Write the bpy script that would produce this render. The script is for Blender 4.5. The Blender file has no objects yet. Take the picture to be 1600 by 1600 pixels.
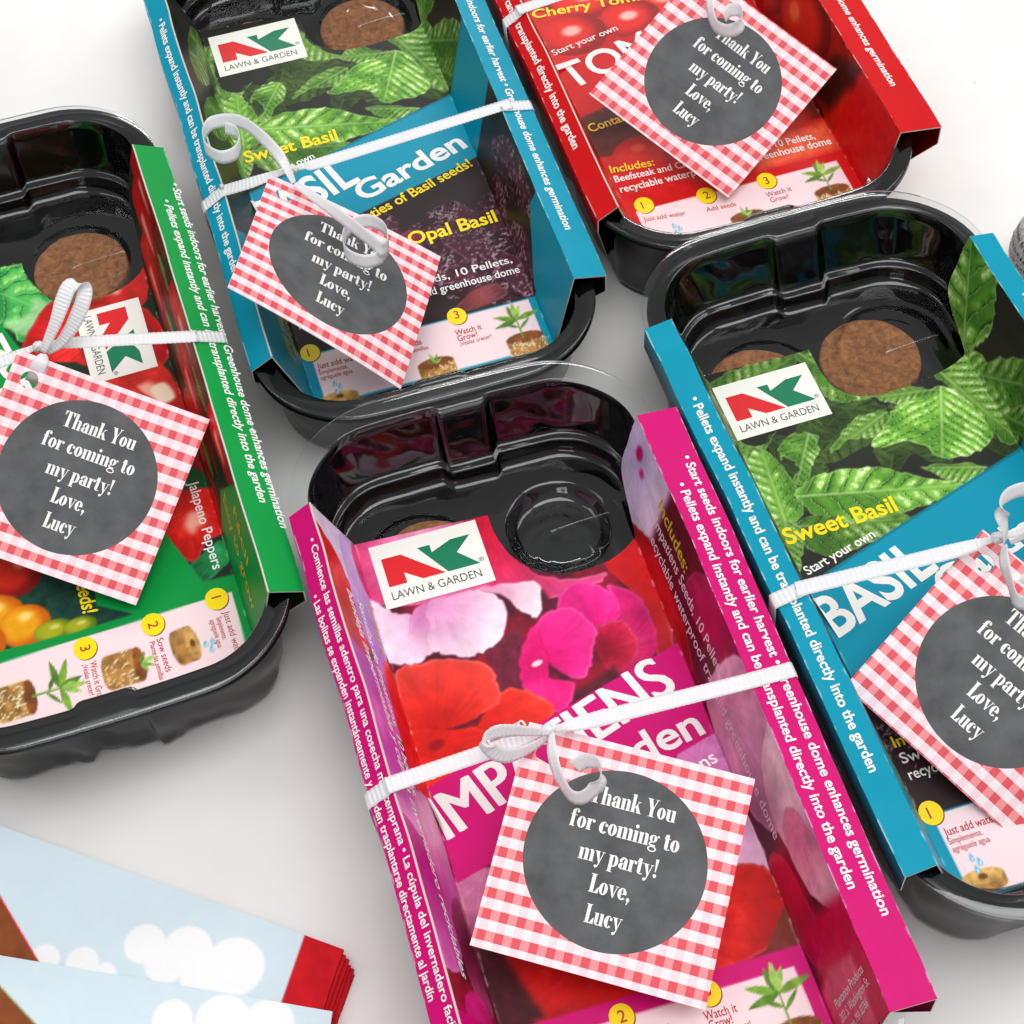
import bpy, math, random, json
import numpy as np
from mathutils import Vector, Matrix

S = 0.001                      # everything is measured in millimetres
HT = 48.0                      # height of the sleeves' inner folds over the table
scene = bpy.context.scene
COL = scene.collection

# ------------------------------------------------------------------ camera
PITCH, ROLL, DIST, FPX = 0.97042665, -0.07008734, 538.698437, 2894.4189
f = np.array([0, math.cos(PITCH), -math.sin(PITCH)]); u0 = np.array([0, math.sin(PITCH), math.cos(PITCH)]); r0 = np.array([1.0, 0, 0])
r2 = math.cos(ROLL) * r0 + math.sin(ROLL) * u0
u2 = -math.sin(ROLL) * r0 + math.cos(ROLL) * u0
cam = bpy.data.cameras.new('camera'); camo = bpy.data.objects.new('camera', cam); COL.objects.link(camo)
cam.sensor_width = 36; cam.sensor_height = 36; cam.lens = FPX / 1600 * 36
cam.clip_start = 0.02; cam.clip_end = 50
cl = (-f * DIST + np.array([0, 0, HT])) * S
camo.matrix_world = Matrix(((r2[0], u2[0], -f[0], cl[0]), (r2[1], u2[1], -f[1], cl[1]), (r2[2], u2[2], -f[2], cl[2]), (0, 0, 0, 1)))
scene.camera = camo

# ------------------------------------------------------------------ light
world = bpy.data.worlds.new('World'); scene.world = world; world.use_nodes = True
wt = world.node_tree; bg = wt.nodes['Background']; bg.inputs[1].default_value = 1.0
_tc = wt.nodes.new('ShaderNodeTexCoord'); _sp = wt.nodes.new('ShaderNodeSeparateXYZ'); _rp = wt.nodes.new('ShaderNodeValToRGB')   # a pale room: bright ceiling, dimmer walls
wt.links.new(_tc.outputs['Generated'], _sp.inputs[0]); wt.links.new(_sp.outputs['Z'], _rp.inputs[0]); wt.links.new(_rp.outputs[0], bg.inputs[0])
_rp.color_ramp.elements[0].position = 0.0; _rp.color_ramp.elements[0].color = (.24, .24, .25, 1); _rp.color_ramp.elements[1].position = .95; _rp.color_ramp.elements[1].color = (.46, .46, .47, 1)
def area(name, loc, target, sx, sy, power, col=(1, 1, 1)):
    l = bpy.data.lights.new(name, 'AREA'); l.shape = 'RECTANGLE'; l.size = sx; l.size_y = sy; l.energy = power; l.color = col
    o = bpy.data.objects.new(name, l); COL.objects.link(o); o.location = loc
    o.rotation_euler = (Vector(target) - Vector(loc)).to_track_quat('-Z', 'Y').to_euler()
    return o
area('ceiling_panel_light', (0.3, -0.45, 2.5), (0, 0, 0), 2.0, 1.4, 41, (.995, .995, 1))
area('ceiling_panel_light', (1.7, 0.7, 2.3), (0, 0, 0), 1.0, 1.4, 15, (1, .97, .93))
area('ceiling_panel_light', (-1.9, 0.3, 2.5), (0, 0, 0), 0.8, 1.4, 8, (1, .98, .95))
for _y in (3.9, 4.7, 5.6): area('ceiling_tube_light', (0.3, _y, 2.5), (0, 0, 0), 1.8, 0.15, 24, (1, .99, .97))
area('window_light', (-0.5, -3.0, 1.1), (0, 0, 0), 1.1, 0.6, 8, (.95, .98, 1))
scene.view_settings.view_transform = 'Standard'; scene.view_settings.look = 'None'
scene.view_settings.exposure = -0.08; scene.view_settings.gamma = 1.0; scene.view_settings.use_curve_mapping = False
scene.render.engine = 'CYCLES'
scene.cycles.max_bounces = 10; scene.cycles.transparent_max_bounces = 16
scene.cycles.sample_clamp_indirect = 2.5; scene.cycles.sample_clamp_direct = 12.0; scene.cycles.blur_glossy = 1.0; scene.cycles.adaptive_threshold = 0.006
scene.cycles.caustics_reflective = False; scene.cycles.caustics_refractive = False

# ------------------------------------------------------------------ measured data (mm, in each kit's own frame)
DATA = json.loads('''{"basil_leaves":[[[[-40.4,84.8],[-36.6,87.9],[-27.1,89.8],[-16.6,89.6],[-9.7,89.1],[-10.5,86.1],[-20.5,84.3],[-30.5,81.3],[-38.8,77.7]],[-40.8,79.5],[-10.0,88.4],0.8],[[[-8.5,89.5],[-3.9,89.3],[-3.1,83.7],[-0.3,76.0],[4.5,68.8],[7.6,65.8],[1.6,66.2],[-4.4,68.5],[-6.5,72.8],[-7.8,83.1]],[-7.8,89.3],[6.8,66.1],0.9],[[[-41.9,82.1],[-38.8,77.7],[-38.8,67.0],[-36.9,61.0],[-30.5,59.8],[-27.9,63.1],[-35.7,55.4],[-41.7,57.5],[-43.3,66.5]],[-41.5,81.9],[-35.7,55.4],0.85],[[[-29.3,51.9],[-27.3,56.1],[-22.6,59.3],[-16.7,57.3],[-17.2,52.5],[-20.9,47.3],[-26.7,41.5],[-28.5,44.4],[-25.4,46.9],[-27.0,52.7]],[-17.9,57.7],[-27.8,42.9],1.0],[[[28.2,60.9],[21.0,60.2],[13.4,58.2],[6.6,52.6],[1.0,47.2],[13.1,45.0],[18.0,37.3],[27.7,36.1],[34.4,39.4],[35.3,48.2],[32.2,56.8]],[28.6,60.8],[18.0,37.3],1.15],[[[-13.0,49.6],[-7.4,55.3],[-1.2,58.8],[6.7,59.1],[7.5,55.5],[0.8,51.0],[-5.9,52.2]],[7.9,57.9],[-13.0,49.6],0.9],[[[28.5,68.1],[32.9,69.5],[41.4,71.8],[47.1,63.8],[47.9,54.1],[45.4,43.4],[42.5,36.5],[38.7,36.7],[36.3,42.1],[35.1,51.7],[32.6,59.6]],[31.4,67.1],[41.8,36.7],0.95],[[[8.8,64.5],[14.1,69.3],[21.1,63.9],[26.7,61.1],[20.9,60.0],[13.3,60.6]],[26.8,61.4],[8.8,64.5],0.9],[[[-36.6,56.1],[-33.8,57.2],[-30.8,50.8],[-29.6,42.4],[-30.5,34.8],[-32.2,31.5],[-37.4,30.1],[-43.1,38.4],[-44.6,44.5],[-42.3,50.9]],[-37.0,30.1],[-33.8,57.2],1.05],[[[-27.4,39.1],[-20.1,41.4],[-9.8,40.8],[-1.7,38.0],[5.7,32.3],[17.4,25.4],[11.4,23.2],[1.2,22.5],[-8.8,22.1],[-17.3,23.8],[-23.8,25.3],[-26.3,30.0],[-28.0,35.3]],[-28.5,37.2],[17.4,25.4],1.1],[[[-33.7,27.2],[-25.7,28.4],[-17.8,22.6],[-7.6,22.1],[-1.1,19.0],[-8.8,16.4],[-18.5,15.2],[-28.1,15.3],[-32.9,19.8]],[-33.7,27.2],[-1.1,19.0],0.85],[[[-44.0,32.1],[-37.8,30.5],[-34.5,25.3],[-37.0,18.6],[-41.1,11.1],[-43.9,13.5],[-43.8,24.0]],[-37.1,30.0],[-43.1,11.7],0.9],[[[10.5,34.8],[16.5,34.1],[27.1,29.6],[27.4,28.0],[19.1,26.0],[15.4,28.8],[12.8,31.8]],[27.5,29.0],[10.5,34.8],0.95],[[[-44.1,57.1],[-39.5,57.1],[-39.9,54.4],[-42.6,52.6],[-45.8,52.9]],[-44.7,55.7],[-39.9,54.4],0.9]],"basil_wall_leaf":[[[71.6,97.3],[64.5,97.5],[54.4,96.9],[45.5,96.2],[44.7,87.4],[42.5,80.0],[42.2,75.2],[43.4,70.7],[49.6,68.3],[56.4,66.8],[61.8,70.0],[65.4,72.6],[71.6,77.6],[71.3,86.1]],[42.0,72.9],[72.2,95.1],0.8],"curls":{"pink":{"loop":[[-6.3,-1.0,6],[-10.8,-0.5,8],[-16.2,0.5,10],[-20.8,0.6,11.5],[-23.4,-0.6,12],[-23.7,-2.0,10],[-21.2,-3.6,7],[-17.1,-3.5,4.5],[-11.9,-2.0,3],[-7.3,-0.8,4]],"curl":[[-6.3,-1.3,6],[-7.9,-6.6,8],[-8.4,-12.9,7],[-7.1,-18.6,5],[-4.6,-20.8,5],[-0.9,-20.4,7],[1.1,-19.2,10],[1.3,-16.3,12],[-0.9,-14.2,11],[-4.0,-13.9,9]]},"teal":{"loop":[[-27.2,-32.9,9],[-28.0,-29.5,12],[-29.6,-24.8,15],[-33.1,-17.4,17],[-37.4,-10.0,18],[-42.1,-6.4,18],[-48.2,-5.2,17],[-51.5,-9.9,17],[-51.8,-16.2,17],[-48.2,-21.4,17],[-43.4,-21.2,17],[-40.7,-16.7,17],[-41.0,-11.7,17],[-44.1,-8.6,17]],"curl":[[-27.1,-34.5,10],[-24.6,-43.3,14],[-20.2,-54.5,17],[-14.9,-65.6,18],[-10.6,-74.4,18],[-7.7,-77.5,16],[-5.0,-73.3,14],[-4.7,-66.1,13],[-8.5,-61.5,13],[-13.8,-61.5,13],[-17.9,-66.0,13],[-18.6,-72.6,13],[-14.6,-77.6,13],[-9.5,-78.0,13],[-5.8,-74.8,13]]},"green":{"loop":[[5.5,7.5,8],[8.0,8.0,12],[12.4,9.5,18],[15.6,12.0,22],[18.9,14.8,25],[21.6,15.9,25],[23.4,15.0,23],[21.4,11.7,20],[16.3,9.2,14],[11.4,8.7,9],[6.6,8.9,6]],"curl":[[5.7,6.0,9],[4.5,2.8,10],[2.6,1.4,8],[1.0,1.2,5],[-0.3,2.4,2]]},"tomato":{"curl":[[11.2,-16.1,9],[9.2,-22.5,9],[7.5,-28.4,8],[7.8,-32.6,7],[9.9,-37.0,8],[12.8,-38.8,10],[14.8,-37.5,12],[15.0,-33.9,13],[12.5,-32.1,12],[10.0,-33.8,11]]},"basil":{"loop":[[5.3,-17.2,7],[6.0,-15.3,10],[5.3,-13.3,14],[5.7,-11.0,17],[7.4,-9.7,19],[10.2,-9.5,20],[13.7,-10.3,20],[16.1,-12.8,18],[16.2,-15.0,14],[12.7,-17.3,10],[7.0,-17.4,7]],"curl":[[4.7,-18.1,8],[2.0,-22.3,10],[0.7,-26.4,10],[0.2,-30.4,9],[-0.2,-34.5,8],[1.2,-36.6,8],[3.7,-36.1,9],[5.0,-34.2,11],[4.0,-32.1,12],[2.3,-32.5,11]]}}}''')
#            x,       y,     angle,  z,    left ledge width/drop, right ledge width/drop
KITS = dict(
    pink=(12.195, -75.112, .232, 3.648, 6.991, 4.788, 12.55, .886),
    teal=(-45.811, 174.629, .239, -6.506, 7.514, 4.593, 11.115, 2.831),
    basil=(125.654, -14.989, .253, 4.81, 8.861, 1.594, 8.42, 1.45),
    tomato=(67.271, 223.97, .247, -1.46, 7.337, 4.405, 15.434, 2.443),
    green=(-143.851, 57.667, .264, -.491, 11.0, 4.0, 10.056, 5.0))
TAGS = dict(
    pink=(20.4507, -108.4345, -4.9398, .1746, .1009, -.3105, 61.8),
    teal=(-50.4568, 100.0367, -2.9369, -0.1069, 0.5577, -0.2360, 63.0),
    tomato=(80.8519, 182.5926, -8.8206, .3771, .1455, -.7469, 61.8),
    green=(-130.8881, 29.4646, -8.0161, .3762, .1974, -.3673, 61.8),
    basil=(131.3935, -62.0251, -8.3522, .3003, .1774, -.7991, 61.8))
SL = 190.54; DD = 27.53; WF = 81.75; FO = 1.03
FL, FR = -WF / 2 + FO, WF / 2 + FO
WLL = math.hypot(FL + 50, DD); WLR = math.hypot(50 - FR, DD)
V0, V1 = -SL / 2, SL / 2

# ------------------------------------------------------------------ helpers
def lin(c):
    c = np.asarray(c, float)
    return np.where(c <= 0.04045, c / 12.92, ((np.maximum(c, 0) + 0.055) / 1.055) ** 2.4)
def rgb(r, g, b): return np.array([r, g, b], float) / 255.0
def make_mesh(name, verts, faces, mats=(), fmat=None, smooth=True):
    me = bpy.data.meshes.new(name)
    verts = np.asarray(verts, float) * S
    if isinstance(faces, np.ndarray):
        n, k = faces.shape
        me.vertices.add(len(verts)); me.vertices.foreach_set('co', verts.astype(np.float32).ravel())
        me.loops.add(n * k); me.loops.foreach_set('vertex_index', faces.astype(np.int32).ravel())
        me.polygons.add(n); me.polygons.foreach_set('loop_start', np.arange(0, n * k, k, dtype=np.int32))
        me.update(calc_edges=True)
    else:
        me.from_pydata([tuple(v) for v in verts], [], faces); me.update()
    for m in mats: me.materials.append(m)
    if fmat is not None: me.polygons.foreach_set('material_index', np.asarray(fmat, np.int32))
    me.polygons.foreach_set('use_smooth', np.full(len(me.polygons), smooth))
    me.update()
    return me
def link(name, me, parent=None):
    o = bpy.data.objects.new(name, me); COL.objects.link(o)
    if parent is not None: o.parent = parent
    return o
def tag(o, label, cat=None, group=None, kind=None):
    if label: o['label'] = label
    if cat: o['category'] = cat
    if group: o['group'] = group
    if kind: o['kind'] = kind
    return o
def empty(name, loc, rz=0):
    o = bpy.data.objects.new(name, None); COL.objects.link(o); o.location = Vector(loc) * S; o.rotation_euler = (0, 0, rz)
    o.empty_display_size = 0.02
    return o
def grid_faces(nv, nu, closed=False):
    i = np.arange(nv - 1)[:, None]; j = np.arange(nu if closed else nu - 1)[None, :]
    a = i * nu + j; b = i * nu + (j + 1) % nu
    return np.stack([a, b, b + nu, a + nu], -1).reshape(-1, 4)
def sstep(a, b, x):
    t = np.clip((x - a) / (b - a), 0, 1); return t * t * (3 - 2 * t)
def vnoise(x, y, seed=0):
    rs = np.random.RandomState(seed); T = rs.rand(64, 64)
    xi = np.floor(x).astype(int); yi = np.floor(y).astype(int); fx = x - xi; fy = y - yi
    fx = fx * fx * (3 - 2 * fx); fy = fy * fy * (3 - 2 * fy)
    a = T[yi % 64, xi % 64]; b = T[yi % 64, (xi + 1) % 64]; c = T[(yi + 1) % 64, xi % 64]; d = T[(yi + 1) % 64, (xi + 1) % 64]
    return (a * (1 - fx) + b * fx) * (1 - fy) + (c * (1 - fx) + d * fx) * fy
def fbm(x, y, seed=0, oct=4):
    s = 0; a = 1; t = 0
    for k in range(oct):
        s = s + a * vnoise(x * 2 ** k + 7.3 * k, y * 2 ** k + 3.1 * k, seed + k); t += a; a *= .55
    return s / t
def catmull(P, n=8, closed=False):
    P = np.asarray(P, float); out = []; N = len(P)
    for i in range(N if closed else N - 1):
        if closed: p0, p1, p2, p3 = P[i - 1], P[i], P[(i + 1) % N], P[(i + 2) % N]
        else: p0, p1, p2, p3 = P[max(i - 1, 0)], P[i], P[i + 1], P[min(i + 2, N - 1)]
        for t in np.linspace(0, 1, n, endpoint=False):
            out.append(.5 * ((2 * p1) + (p2 - p0) * t + (2 * p0 - 5 * p1 + 4 * p2 - p3) * t * t + (3 * p1 - p0 - 3 * p2 + p3) * t ** 3))
    if not closed: out.append(P[-1])
    return np.array(out)

# ------------------------------------------------------------------ materials
def principled(name, col, rough=.5, spec=.5, **kw):
    m = bpy.data.materials.new(name); m.use_nodes = True
    b = m.node_tree.nodes['Principled BSDF']
    c = lin(np.array(col)); b.inputs['Base Color'].default_value = (*c, 1)
    b.inputs['Roughness'].default_value = rough; b.inputs['Specular IOR Level'].default_value = spec
    for k, v in kw.items(): b.inputs[k].default_value = v
    return m
def nd(m, t, **kw):
    n = m.node_tree.nodes.new(t)
    for k, v in kw.items(): setattr(n, k, v)
    return n
def lk(m, a, b): m.node_tree.links.new(a, b)
def bump_noise(m, scale, strength, dist=.0005, detail=4, coord='Object'):
    b = m.node_tree.nodes['Principled BSDF']
    tc = nd(m, 'ShaderNodeTexCoord'); n = nd(m, 'ShaderNodeTexNoise'); n.inputs['Scale'].default_value = scale; n.inputs['Detail'].default_value = detail
    bp = nd(m, 'ShaderNodeBump'); bp.inputs['Filter Width'].default_value = 1.0; bp.inputs['Strength'].default_value = strength; bp.inputs['Distance'].default_value = dist
    lk(m, tc.outputs[coord], n.inputs['Vector']); lk(m, n.outputs['Fac'], bp.inputs['Height']); lk(m, bp.outputs['Normal'], b.inputs['Normal'])
    return n
def color_noise(m, scale, c0, c1, p0=.35, p1=.65, detail=5, coord='Object'):
    b = m.node_tree.nodes['Principled BSDF']
    tc = nd(m, 'ShaderNodeTexCoord'); n = nd(m, 'ShaderNodeTexNoise'); n.inputs['Scale'].default_value = scale; n.inputs['Detail'].default_value = detail
    r = nd(m, 'ShaderNodeValToRGB'); r.color_ramp.elements[0].position = p0; r.color_ramp.elements[1].position = p1
    r.color_ramp.elements[0].color = (*lin(np.array(c0)), 1); r.color_ramp.elements[1].color = (*lin(np.array(c1)), 1)
    lk(m, tc.outputs[coord], n.inputs['Vector']); lk(m, n.outputs['Fac'], r.inputs['Fac']); lk(m, r.outputs['Color'], b.inputs['Base Color'])
    return r

M_print = principled('printed_card', (.8, .8, .8), .42, .2)
_a = nd(M_print, 'ShaderNodeAttribute'); _a.attribute_name = 'print'
lk(M_print, _a.outputs['Color'], M_print.node_tree.nodes['Principled BSDF'].inputs['Base Color'])
bump_noise(M_print, 260, .05, .0004)
M_card = principled('raw_card_edge', rgb(214, 206, 194), .8, .2)
M_black = principled('black_tray_plastic', rgb(15, 17, 17), .17, .42)
M_table = principled('white_table_plastic', rgb(238, 236, 232), .6, .2)
color_noise(M_table, 9, rgb(234, 232, 228), rgb(247, 246, 244), .34, .66)
bump_noise(M_table, 900, .04, .0002)
def table_marks(m):
    b = m.node_tree.nodes['Principled BSDF']; src = b.inputs['Base Color'].links[0].from_socket
    tc = nd(m, 'ShaderNodeTexCoord'); vo = nd(m, 'ShaderNodeTexVoronoi'); vo.inputs['Scale'].default_value = 60; n = nd(m, 'ShaderNodeTexNoise'); n.inputs['Scale'].default_value = 26; n.inputs['Detail'].default_value = 6
    lk(m, tc.outputs['Object'], vo.inputs['Vector']); lk(m, tc.outputs['Object'], n.inputs['Vector'])
    a = nd(m, 'ShaderNodeMath', operation='LESS_THAN'); a.inputs[1].default_value = .055; lk(m, vo.outputs['Distance'], a.inputs[0])
    c = nd(m, 'ShaderNodeMath', operation='GREATER_THAN'); c.inputs[1].default_value = .56; lk(m, n.outputs['Fac'], c.inputs[0])
    k = nd(m, 'ShaderNodeMath', operation='MULTIPLY'); lk(m, a.outputs[0], k.inputs[0]); lk(m, c.outputs[0], k.inputs[1])
    k2 = nd(m, 'ShaderNodeMath', operation='MULTIPLY'); k2.inputs[1].default_value = .22; lk(m, k.outputs[0], k2.inputs[0])
    mx = nd(m, 'ShaderNodeMix', data_type='RGBA'); mx.inputs[7].default_value = (.35, .33, .31, 1); lk(m, k2.outputs[0], mx.inputs[0]); lk(m, src, mx.inputs[6]); lk(m, mx.outputs[2], b.inputs['Base Color'])
table_marks(M_table)
M_pellet = principled('peat', rgb(140, 84, 50), .95, .1)
color_noise(M_pellet, 330, rgb(116, 64, 30), rgb(208, 140, 86), .32, .68, 13)
for _q in M_pellet.node_tree.nodes:
    if _q.type == 'TEX_NOISE': _q.inputs['Roughness'].default_value = .72; _q.inputs['Distortion'].default_value = .6
bump_noise(M_pellet, 520, .9, .0008, 8)
def ink(name, c, rough=.4): return principled(name, c, rough, .4)
INK = dict(white=ink('white_ink', rgb(246, 244, 240)), yellow=ink('yellow_ink', rgb(255, 224, 0)), red=ink('red_ink', rgb(186, 34, 44)), cream=ink('pale_ink', rgb(226, 205, 214)),
           gold=ink('gold_ink', rgb(196, 178, 40)), black=ink('black_ink', rgb(44, 44, 46)), logored=ink('logo_red_ink', rgb(222, 26, 34)), logogreen=ink('logo_green_ink', rgb(0, 122, 84)),
           label=ink('label_white_ink', rgb(244, 243, 234)), brown=ink('brown_ink', rgb(120, 60, 20)), salmon=ink('faint_pink_ink', rgb(214, 120, 140)))

# clear plastic: a thin sheet, clear with a Fresnel sheen
M_clear = bpy.data.materials.new('clear_plastic'); M_clear.use_nodes = True
nt = M_clear.node_tree; nt.nodes.remove(nt.nodes['Principled BSDF'])
_t = nd(M_clear, 'ShaderNodeBsdfTransparent'); _t.inputs[0].default_value = (.93, .95, .945, 1)
_g = nd(M_clear, 'ShaderNodeBsdfGlossy'); _g.inputs['Roughness'].default_value = .05; _g.inputs[0].default_value = (1, 1, 1, 1)
_fr = nd(M_clear, 'ShaderNodeFresnel'); _fr.inputs['IOR'].default_value = 1.55
_mu = nd(M_clear, 'ShaderNodeMath', operation='MULTIPLY'); _mu.inputs[1].default_value = 1.3; _mu.use_clamp = True
_mx = nd(M_clear, 'ShaderNodeMixShader')
lk(M_clear, _fr.outputs[0], _mu.inputs[0]); lk(M_clear, _mu.outputs[0], _mx.inputs[0]); lk(M_clear, _t.outputs[0], _mx.inputs[1]); lk(M_clear, _g.outputs[0], _mx.inputs[2])
lk(M_clear, _mx.outputs[0], nt.nodes['Material Output'].inputs['Surface'])

# ribbon: white satin poly, a little light comes through
M_ribbon = principled('white_ribbon', rgb(255, 255, 255), .2, .6)
M_ribbon.node_tree.nodes['Principled BSDF'].inputs['Sheen Weight'].default_value = .1
_tr = nd(M_ribbon, 'ShaderNodeBsdfTranslucent'); _tr.inputs[0].default_value = (.9, .9, .95, 1)
_m2 = nd(M_ribbon, 'ShaderNodeMixShader'); _m2.inputs[0].default_value = .22
_tp = nd(M_ribbon, 'ShaderNodeBsdfTransparent'); _m3 = nd(M_ribbon, 'ShaderNodeMixShader'); _m3.inputs[0].default_value = .1
lk(M_ribbon, M_ribbon.node_tree.nodes['Principled BSDF'].outputs[0], _m2.inputs[1]); lk(M_ribbon, _tr.outputs[0], _m2.inputs[2])
lk(M_ribbon, _m2.outputs[0], _m3.inputs[1]); lk(M_ribbon, _tp.outputs[0], _m3.inputs[2]); lk(M_ribbon, _m3.outputs[0], M_ribbon.node_tree.nodes['Material Output'].inputs['Surface'])

# gift tag: red gingham card with a chalkboard disc
M_tag = principled('gingham_card', (1, 1, 1), .6, .25)
def build_tag_material(m):
    b = m.node_tree.nodes['Principled BSDF']
    uv = nd(m, 'ShaderNodeUVMap'); uv.uv_map = 'tag'
    sp = nd(m, 'ShaderNodeSeparateXYZ'); lk(m, uv.outputs[0], sp.inputs[0])
    def mth(op, a, bb=None, clamp=False):
        n = nd(m, 'ShaderNodeMath', operation=op); n.use_clamp = clamp
        for i, x in enumerate((a, bb)):
            if x is None: continue
            if isinstance(x, (int, float)): n.inputs[i].default_value = x
            else: lk(m, x, n.inputs[i])
        return n.outputs[0]
    perx, pery = 61.8 / 13.5, 61.8 / 11.2
    def stripe(c, per, ph): return mth('LESS_THAN', mth('FRACT', mth('ADD', mth('DIVIDE', c, per), ph)), .5)
    oi = nd(m, 'ShaderNodeObjectInfo'); h = stripe(sp.outputs['Y'], pery, mth('ADD', mth('MULTIPLY', oi.outputs['Random'], .5), 60.0)); v = stripe(sp.outputs['X'], perx, mth('ADD', mth('MULTIPLY', oi.outputs['Random'], .9), 60.1))
    def mixc(fac, a, c):
        n = nd(m, 'ShaderNodeMix', data_type='RGBA'); 
        if isinstance(fac, float): n.inputs[0].default_value = fac
        else: lk(m, fac, n.inputs[0])
        for idx, x in ((6, a), (7, c)):
            if isinstance(x, np.ndarray): n.inputs[idx].default_value = (*lin(x), 1)
            else: lk(m, x, n.inputs[idx])
        return n.outputs[2]
    lo = mixc(v, rgb(248, 233, 236), rgb(247, 216, 222)); hi = mixc(v, rgb(244, 148, 152), rgb(226, 86, 94))
    ging = mixc(h, lo, hi)
    r = mth('SQRT', mth('ADD', mth('MULTIPLY', sp.outputs['X'], sp.outputs['X']), mth('MULTIPLY', sp.outputs['Y'], sp.outputs['Y'])))
    disc = mth('LESS_THAN', r, 24.1)
    n1 = nd(m, 'ShaderNodeTexNoise'); n1.inputs['Scale'].default_value = .09; n1.inputs['Detail'].default_value = 7; n1.inputs['Roughness'].default_value = .58
    oi = nd(m, 'ShaderNodeObjectInfo'); va = nd(m, 'ShaderNodeVectorMath', operation='ADD'); sc = nd(m, 'ShaderNodeVectorMath', operation='SCALE'); sc.inputs[0].default_value = (400, 260, 90); lk(m, oi.outputs['Random'], sc.inputs['Scale'])
    lk(m, uv.outputs[0], va.inputs[0]); lk(m, sc.outputs[0], va.inputs[1]); lk(m, va.outputs[0], n1.inputs['Vector'])
    rp = nd(m, 'ShaderNodeValToRGB'); lk(m, n1.outputs['Fac'], rp.inputs[0])
    rp.color_ramp.elements[0].position = .3; rp.color_ramp.elements[1].position = .78
    rp.color_ramp.elements[0].color = (*lin(rgb(72, 74, 74)), 1); rp.color_ramp.elements[1].color = (*lin(rgb(106, 107, 110)), 1)
    lk(m, mixc(disc, ging, rp.outputs[0]), b.inputs['Base Color'])
build_tag_material(M_tag)
bump_noise(M_tag, 900, .06, .0002)
M_tagedge = principled('tag_card_back', rgb(240, 236, 234), .7, .2)

# ------------------------------------------------------------------ lettering
_fc = {}
def glyphs(s, bold=0.0, shear=0.0):
    """flat mesh of a line of text in the built-in face: 2-D points (cap height 1, from x = 0) and polygons"""
    key = (s, bold, shear)
    if key in _fc: return _fc[key]
    c = bpy.data.curves.new('line', 'FONT'); c.body = s; c.offset = bold; c.shear = shear; c.resolution_u = 4; c.fill_mode = 'FRONT'
    o = bpy.data.objects.new('line', c); COL.objects.link(o)
    dg = bpy.context.evaluated_depsgraph_get(); dg.update()
    me = bpy.data.meshes.new_from_object(o.evaluated_get(dg))
    v = np.array([x.co[:2] for x in me.vertices]).reshape(-1, 2); p = [list(q.vertices) for q in me.polygons]
    bpy.data.objects.remove(o); bpy.data.curves.remove(c); bpy.data.meshes.remove(me)
    v = v / CAPH
    v[:, 0] -= v[:, 0].min()
    _fc[key] = (v, p); return v, p
CAPH = 1.0
CAPH = glyphs('H')[0][:, 1].max(); _fc.clear()

class Letters:
    """collects flat marks laid on a surface; surf(a, b, h) -> 3-D point h above the surface"""
    def __init__(self, surf): self.surf = surf; self.v = []; self.f = []; self.m = []; self.mats = []; self.h = .09; self.cnt = 0
    def mi(self, ink):
        m = INK[ink]
        if m not in self.mats: self.mats.append(m)
        return self.mats.index(m)
    def add(self, pts, polys, ink, lift=0.0):
        self.cnt += 1
        b = len(self.v); h = self.h + lift
        self.v += [self.surf(x, y, h) for x, y in pts]
        k = self.mi(ink)
        for p in polys: self.f.append([b + i for i in p]); self.m.append(k)
    def poly(self, pts, ink, lift=0.0): self.add(pts, [list(range(len(pts)))], ink, lift)
    def disc(self, x, y, rx, ink, ry=None, lift=0.0, n=32):
        ry = ry or rx
        self.poly([(x + rx * math.cos(2 * math.pi * i / n), y + ry * math.sin(2 * math.pi * i / n)) for i in range(n)], ink, lift)
    def text(self, s, p0, p1, cap, ink, bold=.02, shear=0.0, lift=0.012, up=None, fit=True):
        """baseline from p0 to p1 (the whole line is fitted to that length), capital letters `cap` mm tall"""
        v, p = glyphs(s, bold, shear)
        p0 = np.array(p0, float); p1 = np.array(p1, float); d = p1 - p0; Ld = np.hypot(*d); e = d / Ld
        n = np.array([-e[1], e[0]]) if up is None else np.array(up, float)
        w = v[:, 0].max()
        sx = Ld / w if fit else cap
        pts = p0 + v[:, :1] * sx * e + v[:, 1:] * cap * n
        self.add(pts, p, ink, lift)
    def obj(self, name, parent):
        me = make_mesh(name, self.v, self.f, self.mats, self.m, False)
        return link(name, me, parent)

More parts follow.
